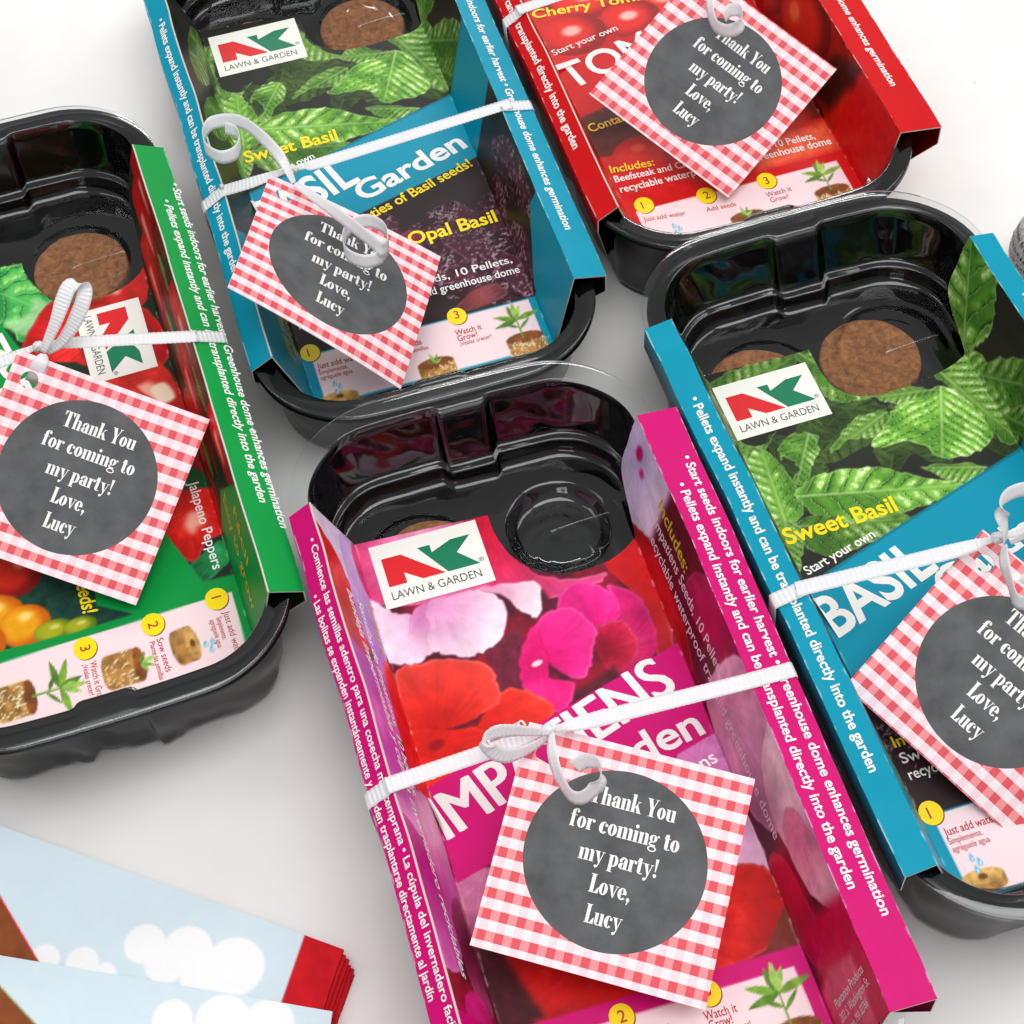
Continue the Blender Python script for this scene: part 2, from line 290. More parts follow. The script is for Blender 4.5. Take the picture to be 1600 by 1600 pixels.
# fat-face serif capitals and small letters for the gift tags (x-height .62, capitals 1, thick stem .2)
def fatface(ch):
    W = .20; t = .035; X = .64; P = []
    def rect(x0, y0, x1, y1): P.append([(x0, y0), (x1, y0), (x1, y1), (x0, y1)])
    def arc(cx, cy, rx, ry, a0, a1, n=14): return [(cx + rx * math.cos(math.radians(a0 + (a1 - a0) * i / n)), cy + ry * math.sin(math.radians(a0 + (a1 - a0) * i / n))) for i in range(n + 1)]
    def crescent(cx, cy, rx, ry, irx, iry, a0, a1, dx=0):
        o = arc(cx, cy, rx, ry, a0, a1); i = arc(cx + dx, cy, irx, iry, a0, a1)
        for k in range(len(o) - 1): P.append([o[k], o[k + 1], i[k + 1], i[k]])
    def serif(x0, x1, y, up=1): rect(x0, y, x1, y + t * up) if up > 0 else rect(x0, y - t, x1, y)
    def flag(x, y): P.append([(x - .09, y - .07), (x, y - .03), (x, y), (x - .03, y)])
    def ball(cx, cy, r=.07): P.append(arc(cx, cy, r, r, 0, 360, 12)[:-1])
    def hump(x0, x1):   # arch from a stem at x0 to a stem ending at x1
        o = arc((x0 + x1) / 2 + .02, X - .16, (x1 - x0) / 2 - .02, .17, 0, 150)
        i = arc((x0 + x1 - W) / 2 + .0, X - .16, max((x1 - x0 - W) / 2 - .0, .03), .125, 0, 150)
        for k in range(len(o) - 1): P.append([o[k], o[k + 1], i[k + 1], i[k]])
    if ch == 'T':
        rect(.25, 0, .47, 1); rect(0, 1 - t, .72, 1); P.append([(0, 1), (0, .7), (.03, .7), (.16, 1 - t)]); P.append([(.72, 1), (.56, 1 - t), (.69, .7), (.72, .7)]); rect(.14, 0, .58, t); return P, .76
    if ch == 'Y':
        P.append([(.04, 1), (.28, 1), (.46, .45), (.26, .42)]); P.append([(.60, 1), (.66, 1), (.46, .45), (.42, .45)]); rect(.26, 0, .46, .46); rect(-.02, 1 - t, .34, 1); rect(.52, 1 - t, .74, 1); rect(.16, 0, .56, t); return P, .72
    if ch == 'L':
        rect(.08, 0, .30, 1); rect(0, 1 - t, .38, 1); rect(0, 0, .6, t); P.append([(.36, t), (.6, 0), (.6, .34), (.57, .34)]); return P, .62
    if ch == 'h':
        rect(.05, 0, .25, 1); flag(.05, 1); rect(.38, 0, .58, X - .14); hump(.22, .58); rect(0, 0, .30, t); rect(.33, 0, .63, t); return P, .65
    if ch in 'nm':
        rect(.05, 0, .25, X - .02); flag(.05, X - .02); rect(.38, 0, .58, X - .14); hump(.22, .58); rect(0, 0, .30, t); rect(.33, 0, .63, t)
        if ch == 'n': return P, .65
        rect(.71, 0, .91, X - .14); hump(.55, .91); rect(.66, 0, .96, t); return P, .98
    if ch == 'r':
        rect(.05, 0, .25, X - .02); flag(.05, X - .02); rect(0, 0, .31, t); crescent(.37, X - .18, .13, .19, .1, .15, 90, 180); ball(.42, X - .1, .085); return P, .5
    if ch == 'i':
        rect(.05, 0, .25, X - .02); flag(.05, X - .02); rect(0, 0, .30, t); ball(.15, .86, .105); return P, .33
    if ch == 'u':
        rect(.05, .13, .25, X); rect(.38, 0, .58, X); flag(.05, X); flag(.38, X)
        o = arc(.27, .15, .22, .16, 180, 330); i = arc(.31, .15, .11, .115, 180, 330)
        for k in range(len(o) - 1): P.append([o[k], o[k + 1], i[k + 1], i[k]])
        rect(.55, 0, .64, t); return P, .66
    if ch == 'k':
        rect(.05, 0, .25, 1); flag(.05, 1); rect(0, 0, .30, t); P.append([(.24, .25), (.28, .25), (.52, X), (.47, X)]); P.append([(.30, .34), (.42, .46), (.66, 0), (.44, 0)]); rect(.40, X - t, .60, X); rect(.38, 0, .70, t); return P, .7
    if ch == 'a':
        rect(.33, .0, .53, X - .16); crescent(.30, X - .18, .23, .19, .04, .14, 0, 160, .03); ball(.13, X - .2, .085)
        crescent(.24, .17, .22, .17, .07, .125, 75, 310, .06); rect(.5, 0, .6, t); return P, .61
    if ch == 'o' or ch == 'e' or ch == 'c':
        cx, cy = .27, X / 2
        if ch == 'o': crescent(cx, cy, .27, X / 2 + .01, .065, X / 2 - .03, 0, 360); return P, .57
        if ch == 'e':
            crescent(cx, cy, .27, X / 2 + .01, .065, X / 2 - .03, 0, 322); rect(.2, cy - .02, .53, cy + .02); return P, .56
        crescent(cx, cy, .27, X / 2 + .01, .05, X / 2 - .03, 58, 322, .02); ball(.43, X - .16, .085); return P, .54
    if ch == 'p':
        rect(.05, -.30, .25, X - .02); flag(.05, X - .02); rect(0, -.30, .32, -.30 + t); crescent(.32, X / 2, .27, X / 2, .07, X / 2 - .04, -140, 140, 0); return P, .62
    if ch == 'g':
        crescent(.24, .43, .23, .21, .06, .175, 0, 360); crescent(.26, -.13, .27, .16, .19, .1, 0, 360); crescent(.18, .14, .16, .12, .1, .03, 90, 270); rect(.16, .02, .42, .1); ball(.53, .58, .065); rect(.4, .55, .55, .58); return P, .6
    if ch == 'f':
        rect(.08, 0, .28, .80); rect(0, X - t, .40, X); rect(.02, 0, .36, t); crescent(.34, .80, .26, .2, .06, .165, 60, 180, .0); ball(.42, .87, .085); return P, .46
    if ch == 't':
        rect(.08, .10, .28, .84); rect(0, X - t, .38, X); P.append([(.08, .84), (.03, X), (.08, X)]); crescent(.27, .12, .19, .13, .06, .09, 180, 330, .03); return P, .42
    if ch in 'vy':
        P.append([(.03, X), (.25, X), (.38, .0), (.30, .0)]); P.append([(.50, X), (.54, X), (.36, .0), (.325, .06)]); rect(-.02, X - t, .31, X); rect(.42, X - t, .62, X)
        if ch == 'y': P.append([(.30, .0), (.37, .0), (.27, -.24), (.22, -.22)]); ball(.17, -.2, .085)
        return P, .6
    if ch == ',':
        ball(.12, .09, .1); P.append([(.12, .06), (.22, .06), (.1, -.2), (.06, -.18)]); return P, .3
    if ch == '!':
        P.append([(.06, 1), (.26, 1), (.18, .3), (.14, .3)]); ball(.16, .1, .105); return P, .34
    return P, .28      # space
def fat_text(L, s, x0, x1, y, cap, ink, surf_lift=.0):
    adv = 0; items = []
    for ch in s:
        P, w = fatface(ch); items.append((adv, P)); adv += w
    sx = (x1 - x0) / (adv - .06)
    n = 0
    for a, P in items:
        for q in P:
            n += 1
            ar = sum(q[i][0] * q[(i + 1) % len(q)][1] - q[(i + 1) % len(q)][0] * q[i][1] for i in range(len(q)))
            if ar < 0: q = q[::-1]
            L.poly([(x0 + (a + px) * sx, y + py * cap) for px, py in q], ink, surf_lift + .006 * (n % 9))

# ------------------------------------------------------------------ painting the printed card
class Canvas:
    def __init__(self, res, seed=0):
        self.res = res
        self.s = np.concatenate([np.linspace(FL - WLL, FL, int(round(WLL / res)) + 1)[:-1], np.linspace(FL, FR, int(round(WF / res)) + 1)[:-1], np.linspace(FR, FR + WLR, int(round(WLR / res)) + 1)])
        self.v = np.linspace(V0, V1, int(round(SL / res)) + 1)
        self.S, self.V = np.meshgrid(self.s, self.v)
        self.C = np.zeros(self.S.shape + (3,)); self.seed = seed
        self.N1 = fbm(self.S * .11 + 40, self.V * .11 + 60, seed + 11); self.N2 = fbm(self.S * .45 + 40, self.V * .45 + 60, seed + 21); self.N3 = fbm(self.S * 1.1 + 90, self.V * 1.1 + 130, seed + 31, 3)
    def mask(self, poly, smooth=True, soft=.45, rag=0.0):
        P = catmull(poly, 6, True) if smooth else np.asarray(poly, float)
        if rag: P = P + rag * (np.column_stack([fbm(P[:, 0] * .7 + 90, P[:, 1] * .7 + 90, 5, 2), fbm(P[:, 0] * .7 + 150, P[:, 1] * .7 + 120, 6, 2)]) - .5)
        x0, y0 = P.min(0) - 2 * soft; x1, y1 = P.max(0) + 2 * soft
        j0, j1 = np.searchsorted(self.s, [x0, x1]); i0, i1 = np.searchsorted(self.v, [y0, y1])
        sl = (slice(i0, i1), slice(j0, j1)); X = self.S[sl]; Y = self.V[sl]
        if X.size == 0: return sl, np.zeros(X.shape), X, Y
        ins = np.zeros(X.shape, bool); d2 = np.full(X.shape, 1e9)
        for k in range(len(P)):
            a = P[k - 1]; b = P[k]; e = b - a; ll = e @ e + 1e-12
            cond = (a[1] > Y) != (b[1] > Y)
            with np.errstate(divide='ignore', invalid='ignore'): xi = a[0] + (Y - a[1]) / (b[1] - a[1] + 1e-15) * e[0]
            ins ^= cond & (X < xi)
            t = np.clip(((X - a[0]) * e[0] + (Y - a[1]) * e[1]) / ll, 0, 1)
            d2 = np.minimum(d2, (X - a[0] - t * e[0]) ** 2 + (Y - a[1] - t * e[1]) ** 2)
        d = np.sqrt(d2) * np.where(ins, 1, -1); self.d = d
        return sl, sstep(-soft, soft, d), X, Y
    def put(self, sl, m, col): self.C[sl] = self.C[sl] * (1 - m[..., None]) + col * m[..., None]
    def fill(self, poly, col, smooth=False, soft=.3, var=0.0):
        sl, m, X, Y = self.mask(poly, smooth, soft)
        c = np.broadcast_to(np.asarray(col, float), X.shape + (3,)) * (1 + var * (self.N2[sl] - .5))[..., None]
        self.put(sl, m, np.clip(c, 0, 1))
    def leaf(self, poly, base, tip, tone=1.0, dark=rgb(44, 92, 26), mid=rgb(108, 164, 54), light=rgb(214, 234, 172), crinkle=.8, nv=8):
        sl, m, X, Y = self.mask(poly, True, .3, 2.2)
        if X.size == 0: return
        b = np.array(base); e = np.array(tip) - b; ln = np.hypot(*e); e = e / ln; n = np.array([-e[1], e[0]])
        bend = 0
        t = ((X - b[0]) * e[0] + (Y - b[1]) * e[1]) / ln; w = ((X - b[0]) * n[0] + (Y - b[1]) * n[1]) + bend
        aw = np.abs(w)
        side = np.where(w > 0, 1.0, -1.0)
        ph = t * nv - aw * nv / ln * .75 + .9 * (self.N1[sl] - .5) + .12 * side
        fr = ph - np.floor(ph)                                     # 0 and 1 on the side veins
        puff = np.sin(np.pi * fr)
        low = sstep(.3, .7, self.N1[sl]); fine = self.N2[sl] - .5
        k = .34 + .30 * puff + .16 * side * (puff - .3) + .45 * (low - .5) + .38 * fine
        c = dark + (mid - dark) * np.clip(k * 1.5, 0, 1)[..., None]
        gl = sstep(.15, .75, fr) * (1 - sstep(.62, .92, fr)) * sstep(.25, .8, low + .25 * side + .9 * fine) * sstep(.4, 2.2, aw) * crinkle
        gl = gl * (.55 + 1.1 * sstep(.42, .62, self.N3[sl]))
        c = c + (light - c) * np.clip(gl, 0, 1)[..., None]
        dk = (1 - sstep(.0, .14, fr)) * sstep(.4, 2, aw) * .45; c = c * (1 - dk[..., None])
        vl = (sstep(.90, .97, fr)) * sstep(.4, 1.5, aw) * .45 + (1 - sstep(.18, .6, aw)) * .6 * (1 - .5 * t)
        c = c + (light * .88 - c) * np.clip(vl, 0, 1)[..., None]
        edge = 1 - sstep(.1, .6, self.d); c = c + (light * .92 - c) * (edge * .4)[..., None]
        self.put(sl, m, np.clip(c * tone, 0, 1))
    def crinkled(self, poly, base, tip, tone=1.0, dark=rgb(46, 14, 26), mid=rgb(116, 54, 76), light=rgb(236, 202, 214)):
        sl, m, X, Y = self.mask(poly, True, .5, 3.5)
        if X.size == 0: return
        b = np.array(base); e = np.array(tip) - b; ln = np.hypot(*e); e = e / ln; n = np.array([-e[1], e[0]])
        t = ((X - b[0]) * e[0] + (Y - b[1]) * e[1]) / ln; w = (X - b[0]) * n[0] + (Y - b[1]) * n[1]
        q = 1.0; a = fbm((X * e[0] + Y * e[1]) * .55 + 80, (X * n[0] + Y * n[1]) * .28 + 80, self.seed + 61, 3); r = 1 - np.abs(a - .5) * 2
        k = .25 + .5 * (self.N1[sl] - .3) + .5 * (self.N2[sl] - .5) + .12 * np.sign(w)
        c = dark + (mid - dark) * np.clip(k * 1.6, 0, 1)[..., None]
        hl = sstep(.88, .97, r) * sstep(.40, .62, fbm(X * .2 + 50, Y * .2 + 70, self.seed + 63, 3)) + .8 * sstep(.60, .70, self.N3[sl]) * sstep(.45, .6, self.N2[sl])
        c = c + (light - c) * np.clip(hl * .85, 0, 1)[..., None]
        vl = (1 - sstep(.15, .5, np.abs(w))) * .5 * (1 - t); c = c + (rgb(206, 150, 176) - c) * np.clip(vl, 0, 1)[..., None]
        ed = 1 - sstep(.1, .8, self.d); c = c + (light * .8 - c) * (ed * sstep(.5, .6, self.N3[sl]))[..., None] * .6
        self.put(sl, m, np.clip(c * tone, 0, 1))
    def petal(self, poly, base, c0, c1, var=.14, veins=26, soft=.4, edge=.25):
        sl, m, X, Y = self.mask(poly, True, soft, 1.6)
        if X.size == 0: return
        r = np.hypot(X - base[0], Y - base[1]); R = max(r[m > .5].max() if (m > .5).any() else 1, 1); th = np.arctan2(Y - base[1], X - base[0])
        k = r / R
        c = np.asarray(c0) + (np.asarray(c1) - np.asarray(c0)) * sstep(.05, .95, k)[..., None]
        vv = fbm(th * veins / 6.28 * 3 + 50, k * 1.5 + 10, self.seed + 5, 3)
        c = c * (1 + var * .75 * (vv - .5) + var * 2.2 * (self.N1[sl] - .5) + var * .5 * (self.N2[sl] - .5))[..., None]
        sh = sstep(.52, .75, self.N1[sl] * .7 + .3 * vv) * .22; c = c + (1 - (1 - c) * .7 - c) * sh[..., None]
        rim_ = (1 - sstep(.2, 1.3, self.d)) * sstep(.35, .8, k); c = c + (c * .6 + .42 - c) * (rim_ * .35)[..., None]
        ed = 1 - sstep(.05, .45, self.d); c = c * (1 - ed * edge * .45)[..., None]
        self.put(sl, m, np.clip(c, 0, 1))
    def ball(self, cx, cy, rx, ry, col, dark, hl=(-.3, .35), hs=.25, hc=rgb(255, 226, 214), soft=.5):
        n = 28; poly = [(cx + rx * math.cos(2 * math.pi * i / n), cy + ry * math.sin(2 * math.pi * i / n)) for i in range(n)]
        sl, m, X, Y = self.mask(poly, False, soft)
        if X.size == 0: return
        x = (X - cx) / rx; y = (Y - cy) / ry; r = np.sqrt(x * x + y * y)
        c = np.asarray(col) + (np.asarray(dark) - np.asarray(col)) * sstep(.45, 1.05, r + .25 * (x - y * .6))[..., None]
        h = 1 - sstep(hs * .35, hs, np.hypot(x - hl[0], (y - hl[1]) * 1.2)); c = c + (hc - c) * (h * .9)[..., None]
        c = c * (1 + .12 * (self.N2[sl] - .5))[..., None]
        self.put(sl, m, np.clip(c, 0, 1))
def ell(cx, cy, rx, ry, n=24, a=0):
    ca, sa = math.cos(a), math.sin(a)
    return [(cx + rx * math.cos(2 * math.pi * i / n) * ca - ry * math.sin(2 * math.pi * i / n) * sa, cy + rx * math.cos(2 * math.pi * i / n) * sa + ry * math.sin(2 * math.pi * i / n) * ca) for i in range(n)]

SOIL, SOILD, SOILL = rgb(176, 126, 66), rgb(112, 66, 28), rgb(222, 188, 126)
def peat_disc(c, x, y, w, h, hole=False, rot=0, roots=0, seed=0):
    """printed peat pellet seen from above and the side; x, y centre of its top, w wide, h tall"""
    rs = random.Random(seed); ca, sa = math.cos(rot), math.sin(rot)
    R = lambda px, py: (x + px * ca - py * sa, y + px * sa + py * ca)
    ry = w * .17
    body = [R(-w / 2, 0)] + [R(w / 2 * math.cos(math.pi + math.pi * i / 10), -h + ry * math.sin(math.pi + math.pi * i / 10)) for i in range(11)] + [R(w / 2, 0)]
    c.fill(body, SOIL, soft=.25, var=.9)
    c.fill(ell(x, y, w / 2, ry, a=rot), rgb(134, 74, 34) if not hole else rgb(206, 160, 88), soft=.25, var=.7)
    if hole: c.fill(ell(x, y, w * .11, ry * .4, a=rot), SOILD, soft=.25)
    for i in range(roots):
        px = rs.uniform(-w * .48, w * .48); py = rs.uniform(-h * 1.02, -.12 * h); a = rs.uniform(-2.6, -.5); l = rs.uniform(1.2, 3)
        q = np.array([(px, py), (px + l * .5 * math.cos(a), py + l * .5 * math.sin(a)), (px + l * math.cos(a + .4), py + l * math.sin(a + .4))])
        pts = catmull(q, 3); left = [R(p[0] - .13, p[1]) for p in pts]; right = [R(p[0] + .13, p[1] + .1) for p in pts]
        c.fill(left + right[::-1], rgb(240, 226, 180), soft=.15)
def blade(c, x, y, a, l, w, col, rot=0):
    a += rot
    e = np.array([math.cos(a), math.sin(a)]); n = np.array([-e[1], e[0]]); p = np.array([x, y], float)
    c.fill([tuple(p), tuple(p + e * l * .35 + n * w), tuple(p + e * l * .7 + n * w * .7), tuple(p + e * l), tuple(p + e * l * .65 - n * w * .75), tuple(p + e * l * .3 - n * w * .8)], col, smooth=True, soft=.22, var=.6)
def sprout(c, x, y, h, big=True, rot=0):
    G1, G2, G3 = rgb(116, 160, 52), rgb(88, 132, 44), rgb(158, 196, 92)
    def at(px, py): return (x + px * math.cos(rot) - py * math.sin(rot), y + px * math.sin(rot) + py * math.cos(rot))
    if big:
        c.fill([at(-.35, 0), at(.35, 0), at(.25, h * .55), at(-.25, h * .62)], G1, soft=.2)
        for px, py, a, l, w, k in ((-.1, h * .3, 150, 5.5, .7, G2), (.1, h * .25, 40, 6, .6, G2), (0, h * .5, 190, 8.5, 1.2, G2), (0, h * .5, 12, 9, 1.2, G1), (-.2, h * .52, 160, 8, 1.2, G1), (0, h * .52, 62, 6, 1.0, G3), (0, h * .5, 105, 6.5, 1.3, G2), (0, h * .52, 85, 7, 1.2, G3)):
            X, Y = at(px, py); blade(c, X, Y, math.radians(a), l * h / 16, w * h / 16 * .95, k, rot)
    else:
        for a, l, w, k in ((70, 4, .5, G1), (105, 4.6, .6, G3), (150, 3.2, .5, G2), (35, 3.2, .5, G3)):
            X, Y = at(0, 0); blade(c, X, Y, math.radians(a), l * h / 5, w * h / 5, k, rot)
def drops(c, pts):
    for x, y in pts:
        c.fill([(x, y + 1.5), (x + .75, y), (x + .45, y - .75), (x - .45, y - .75), (x - .75, y)], rgb(122, 190, 220), smooth=True, soft=.2)
        c.fill(ell(x + .1, y - .1, .3, .4), rgb(214, 238, 246), soft=.2)
PALE = rgb(250, 222, 226)

def paint_basil(c, dv):
    c.C[:] = rgb(38, 40, 34) * (1 + .3 * (c.N1 - .5))[..., None]
    sh = lambda P: [(x, y + dv) for x, y in P]
    # purple basil below the band and on the walls there
    m = sstep(-1, 1, -(c.V - dv) - 4 + .302 * (c.S)); c.C = c.C * (1 - m[..., None]) + (rgb(44, 30, 33) * (1 + .5 * (c.N1 - .5))[..., None]) * m[..., None]
    rs = random.Random(4)
    PU = dict(dark=rgb(46, 14, 26), mid=rgb(118, 56, 78), light=rgb(232, 196, 208), crinkle=1.1)
    for bx, by, a, l, w in [(6, -20, -150, 44, 15), (30, -22, -120, 36, 14), (20, -40, -60, 34, 13), (-10, -35, -100, 36, 14), (-35, -30, -70, 34, 12), (44, -40, -100, 30, 11), (-25, -52, -30, 28, 9), (10, -56, -10, 30, 9), (30, -48, -70, 24, 9), (56, -10, -80, 40, 9), (62, -50, -85, 30, 8), (-56, -30, -95, 40, 9), (-54, -62, -80, 28, 8), (50, -20, -130, 26, 8)]:
        a = math.radians(a); l *= 1.1; w *= 1.9; e = np.array([math.cos(a), math.sin(a)]); n = np.array([-e[1], e[0]]); b = np.array([bx, by + dv])
        P = [b, b + e * l * .2 + n * w * .42, b + e * l * .5 + n * w * .52, b + e * l * .8 + n * w * .3, b + e * l, b + e * l * .75 - n * w * .34, b + e * l * .45 - n * w * .5, b + e * l * .18 - n * w * .36]
        c.crinkled([tuple(p) for p in P], tuple(b), tuple(b + e * l), rs.uniform(.66, .92))
    c.petal(sh([(3, -33), (9, -29), (13, -33), (10, -39), (4, -39)]), (8, -35 + dv), rgb(150, 24, 52), rgb(96, 20, 40))
    c.petal(sh([(20, -64), (30, -62), (34, -67), (24, -70), (14, -70)]), (24, -66 + dv), rgb(140, 60, 64), rgb(96, 40, 44))
    # green leaves
    for bx, by, a, l, w in [(-20, 78, -40, 40, 16), (10, 60, 200, 36, 14), (30, 40, -20, 30, 14), (0, 36, 60, 30, 12), (-36, 30, 60, 30, 12), (20, 34, 120, 26, 10), (-14, 66, 250, 26, 10), (2, 44, 10, 30, 11), (-30, 62, 300, 24, 10), (34, 62, 250, 26, 11), (-8, 52, 160, 20, 8)]:
        a = math.radians(a); e = np.array([math.cos(a), math.sin(a)]); n = np.array([-e[1], e[0]]); b = np.array([bx, by + dv])
        c.leaf([tuple(p) for p in (b, b + e * l * .3 + n * w * .5, b + e * l * .7 + n * w * .4, b + e * l, b + e * l * .7 - n * w * .4, b + e * l * .3 - n * w * .5)], tuple(b), tuple(b + e * l), .8, dark=rgb(34, 52, 26), mid=rgb(72, 104, 42), light=rgb(118, 148, 78), crinkle=.5)
    for poly, b, t, tone in DATA['basil_leaves']:
        m = np.mean(poly, 0); poly = [tuple(m + (np.array(q) - m) * 1.1) for q in poly]
        c.leaf(sh(poly), (b[0], b[1] + dv), (t[0], t[1] + dv), tone)
    poly, b, t, tone = DATA['basil_wall_leaf']
    c.leaf(sh(poly), (b[0], b[1] + dv), (t[0], t[1] + dv), 1.0, nv=5, crinkle=.7)
    for P, b, t in ([[(-42, 92), (-50, 90), (-58, 70), (-60, 52), (-50, 56), (-44, 74)], (-44, 92), (-58, 52)], [[(-41, 50), (-52, 48), (-64, 30), (-62, 20), (-50, 26), (-42, 38)], (-41, 48), (-63, 22)],
                    [[(44, 62), (54, 58), (66, 44), (68, 30), (56, 32), (46, 46)], (44, 60), (68, 30)], [[(43, 44), (52, 40), (60, 26), (52, 22), (44, 34)], (43, 44), (56, 22)]):
        c.leaf(sh(P), (b[0], b[1] + dv), (t[0], t[1] + dv), .8)
    # teal title band and its printed edge line, teal near end
    TEAL = rgb(0, 146, 174)
    top = lambda x: 19.25 + .302 * x + dv; bot = lambda x: -14.3 + .28 * x + dv
    c.fill([(-41, top(-41)), (75, top(75)), (75, bot(75)), (-41, bot(-41))], TEAL, soft=.25)
    c.fill([(-41, top(-41)), (75, top(75)), (75, top(75) - .9), (-41, top(-41) - .9)], rgb(0, 118, 140), soft=.3)
    c.fill([(-75, -71.2 + dv), (75, -71.2 + dv), (75, -110), (-75, -110)], TEAL, soft=.25)
    c.fill([(-75, -38 + dv), (-60, -30 + dv), (-42.5, -71 + dv), (-42.5, -110), (-75, -110)], TEAL, soft=.3)
    c.fill([(75, -52 + dv), (64, -50 + dv), (44.5, -69 + dv), (43, -110), (75, -110)], TEAL, soft=.3)
    c.fill(sh([(-41.3, -71.5), (-36, -71.5), (-36, -95.2 - dv), (-36, -94.6)]), TEAL)
    c.fill([(-36.6, -71.6 + dv), (39.4, -71.6 + dv), (39.4, -94.4), (-36.6, -94.4)], PALE, soft=.2)
    d = dv
    peat_disc(c, -31.4, -89.6 + d, 12, 2.6, hole=True, rot=-.06); drops(c, [(-31.9, -84.6 + d), (-30.4, -86.1 + d), (-32.0, -87.8 + d)])
    peat_disc(c, 2.2, -86.5 + d, 12.4, 6, roots=16, seed=3); sprout(c, 2.2, -86.8 + d, 5, False)
    peat_disc(c, 33.4, -85.6 + d, 12.8, 7, roots=46, seed=5); sprout(c, 33, -85.8 + d, 15)

def paint_pink(c):
    MAG = rgb(208, 6, 116)
    k = sstep(.35, .65, c.N1)[..., None]
    c.C[:] = rgb(84, 22, 40) * (1 - k) + rgb(150, 22, 44) * k
    # right wall, from the far end
    c.fill([(41, 96), (75, 96), (75, 58), (55, 50), (43, 72)], rgb(206, 186, 214), soft=1.5, var=.25)
    c.petal([(57, 96), (75, 96), (75, 72), (66, 68), (57, 60), (49, 66), (50, 86)], (62, 86), rgb(184, 168, 206), rgb(226, 206, 228))
    c.fill(ell(63.5, 86.5, 2.4, 2.2), rgb(186, 10, 92), True, 1.0); c.fill(ell(60, 81.5, 1.4, 1.5), rgb(196, 40, 110), True, .9)
    c.petal([(42, 71), (46, 72), (50, 60), (50, 40), (46, 24), (42, 26)], (42, 50), rgb(206, 22, 30), rgb(150, 14, 22))
    c.fill([(50, 64), (75, 66), (75, 30), (50, 22)], rgb(92, 10, 26), soft=2.5, var=.5)
    c.petal([(56, 40), (70, 36), (70, 8), (58, 12)], (63, 26), rgb(190, 20, 84), rgb(128, 12, 52))
    c.petal([(44, 10), (58, 14), (72, 6), (75, -24), (66, -40), (50, -34), (43, -20)], (52, 6), rgb(222, 150, 184), rgb(184, 120, 152), .2)
    c.petal([(58, -20), (75, -14), (75, -46), (62, -52), (54, -40)], (70, -20), rgb(232, 190, 202), rgb(196, 132, 160), .2)
    c.petal([(56, -38), (66, -36), (72, -58), (66, -66), (56, -54)], (64, -40), rgb(206, 104, 140), rgb(226, 160, 180), .2)
    c.petal([(43, -40), (52, -44), (54, -66), (46, -72), (42, -60)], (48, -44), rgb(206, 30, 70), rgb(150, 14, 44))
    c.fill([(46, -62), (60, -62), (75, -64), (75, -96), (42, -96)], rgb(190, 10, 64), soft=3, var=.25)
    c.fill([(50, -74), (64, -76), (63, -96), (42, -96), (43, -76)], rgb(206, 70, 106), soft=1.2, var=.3)
    # left wall
    c.fill([(-75, 96), (-38, 96), (-38, 70), (-75, 76)], rgb(226, 206, 232), soft=2, var=.2)
    c.petal([(-75, 88), (-62, 84), (-55, 70), (-55, 50), (-64, 42), (-75, 46)], (-60, 84), rgb(218, 20, 26), rgb(196, 40, 50))
    c.petal([(-53, 90), (-42, 92), (-40, 60), (-47, 44), (-55, 58)], (-44, 84), rgb(206, 176, 232), rgb(168, 96, 196))
    c.petal([(-75, 48), (-58, 46), (-46, 46), (-45, 26), (-60, 18), (-75, 24)], (-60, 40), rgb(178, 60, 170), rgb(206, 100, 180))
    c.petal([(-48, 44), (-40, 48), (-40, 6), (-50, 8)], (-42, 26), rgb(206, 14, 28), rgb(226, 40, 40))
    c.petal([(-75, 22), (-54, 20), (-50, -4), (-62, -12), (-75, -6)], (-60, 12), rgb(196, 70, 176), rgb(220, 140, 200))
    c.petal([(-54, 2), (-42, 4), (-41, -24), (-50, -34), (-58, -20)], (-46, -4), rgb(214, 150, 186), rgb(190, 60, 150))
    c.petal([(-75, -10), (-58, -14), (-52, -42), (-64, -52), (-75, -44)], (-62, -20), rgb(186, 30, 130), rgb(206, 90, 170))
    c.petal([(-52, -34), (-41, -26), (-40, -54), (-50, -60)], (-44, -40), rgb(120, 30, 70), rgb(150, 50, 90))
    c.fill([(-75, -58), (-42, -60), (-42, -96), (-75, -96)], rgb(170, 16, 70), soft=4, var=.5)
    c.petal([(-62, -60), (-46, -56), (-44, -80), (-56, -88)], (-54, -62), rgb(206, 30, 120), rgb(176, 20, 80))
    # floor
    c.petal([(-41, 96), (-5, 96), (5, 80), (-8, 66), (-41, 74)], (-20, 85), rgb(230, 160, 196), rgb(222, 60, 120), .2)
    c.petal([(-6, 96), (4, 96), (6, 74), (16, 64), (30, 62), (20, 58), (-2, 64)], (0, 90), rgb(214, 20, 60), rgb(226, 70, 130), .2)
    c.petal([(41.5, 71.2), (42.2, 59.3), (41, 33.6), (34.8, 30), (34.8, 52), (29.8, 66)], (40, 60), rgb(214, 26, 30), rgb(170, 30, 36))
    c.petal([(12.4, 56.2), (19.3, 61.8), (27.2, 57.4), (30.1, 47.2), (21.2, 44.3), (14, 47)], (21, 42), rgb(222, 16, 120), rgb(236, 36, 140), .18)
    c.petal([(28.5, 58.2), (36.3, 51.2), (37.4, 40.2), (34.6, 31.2), (25.7, 26.0), (20.2, 30.3), (19.9, 41.3), (28.9, 46.4)], (25, 35), rgb(176, 20, 80), rgb(222, 24, 116), .22)
    c.petal([(20, 44), (29, 45), (31, 36), (25, 29), (19, 32)], (22, 36), rgb(150, 10, 40), rgb(196, 20, 66), .2)
    c.fill([(1, 28), (12, 27), (22, 31), (24, 24), (10, 19), (0, 19)], rgb(86, 30, 40), soft=1.5, var=.5)
    c.fill([(-12, 50), (0, 52), (-2, 38), (-6, 28), (-14, 30)], rgb(112, 34, 56), soft=1.5, var=.5)
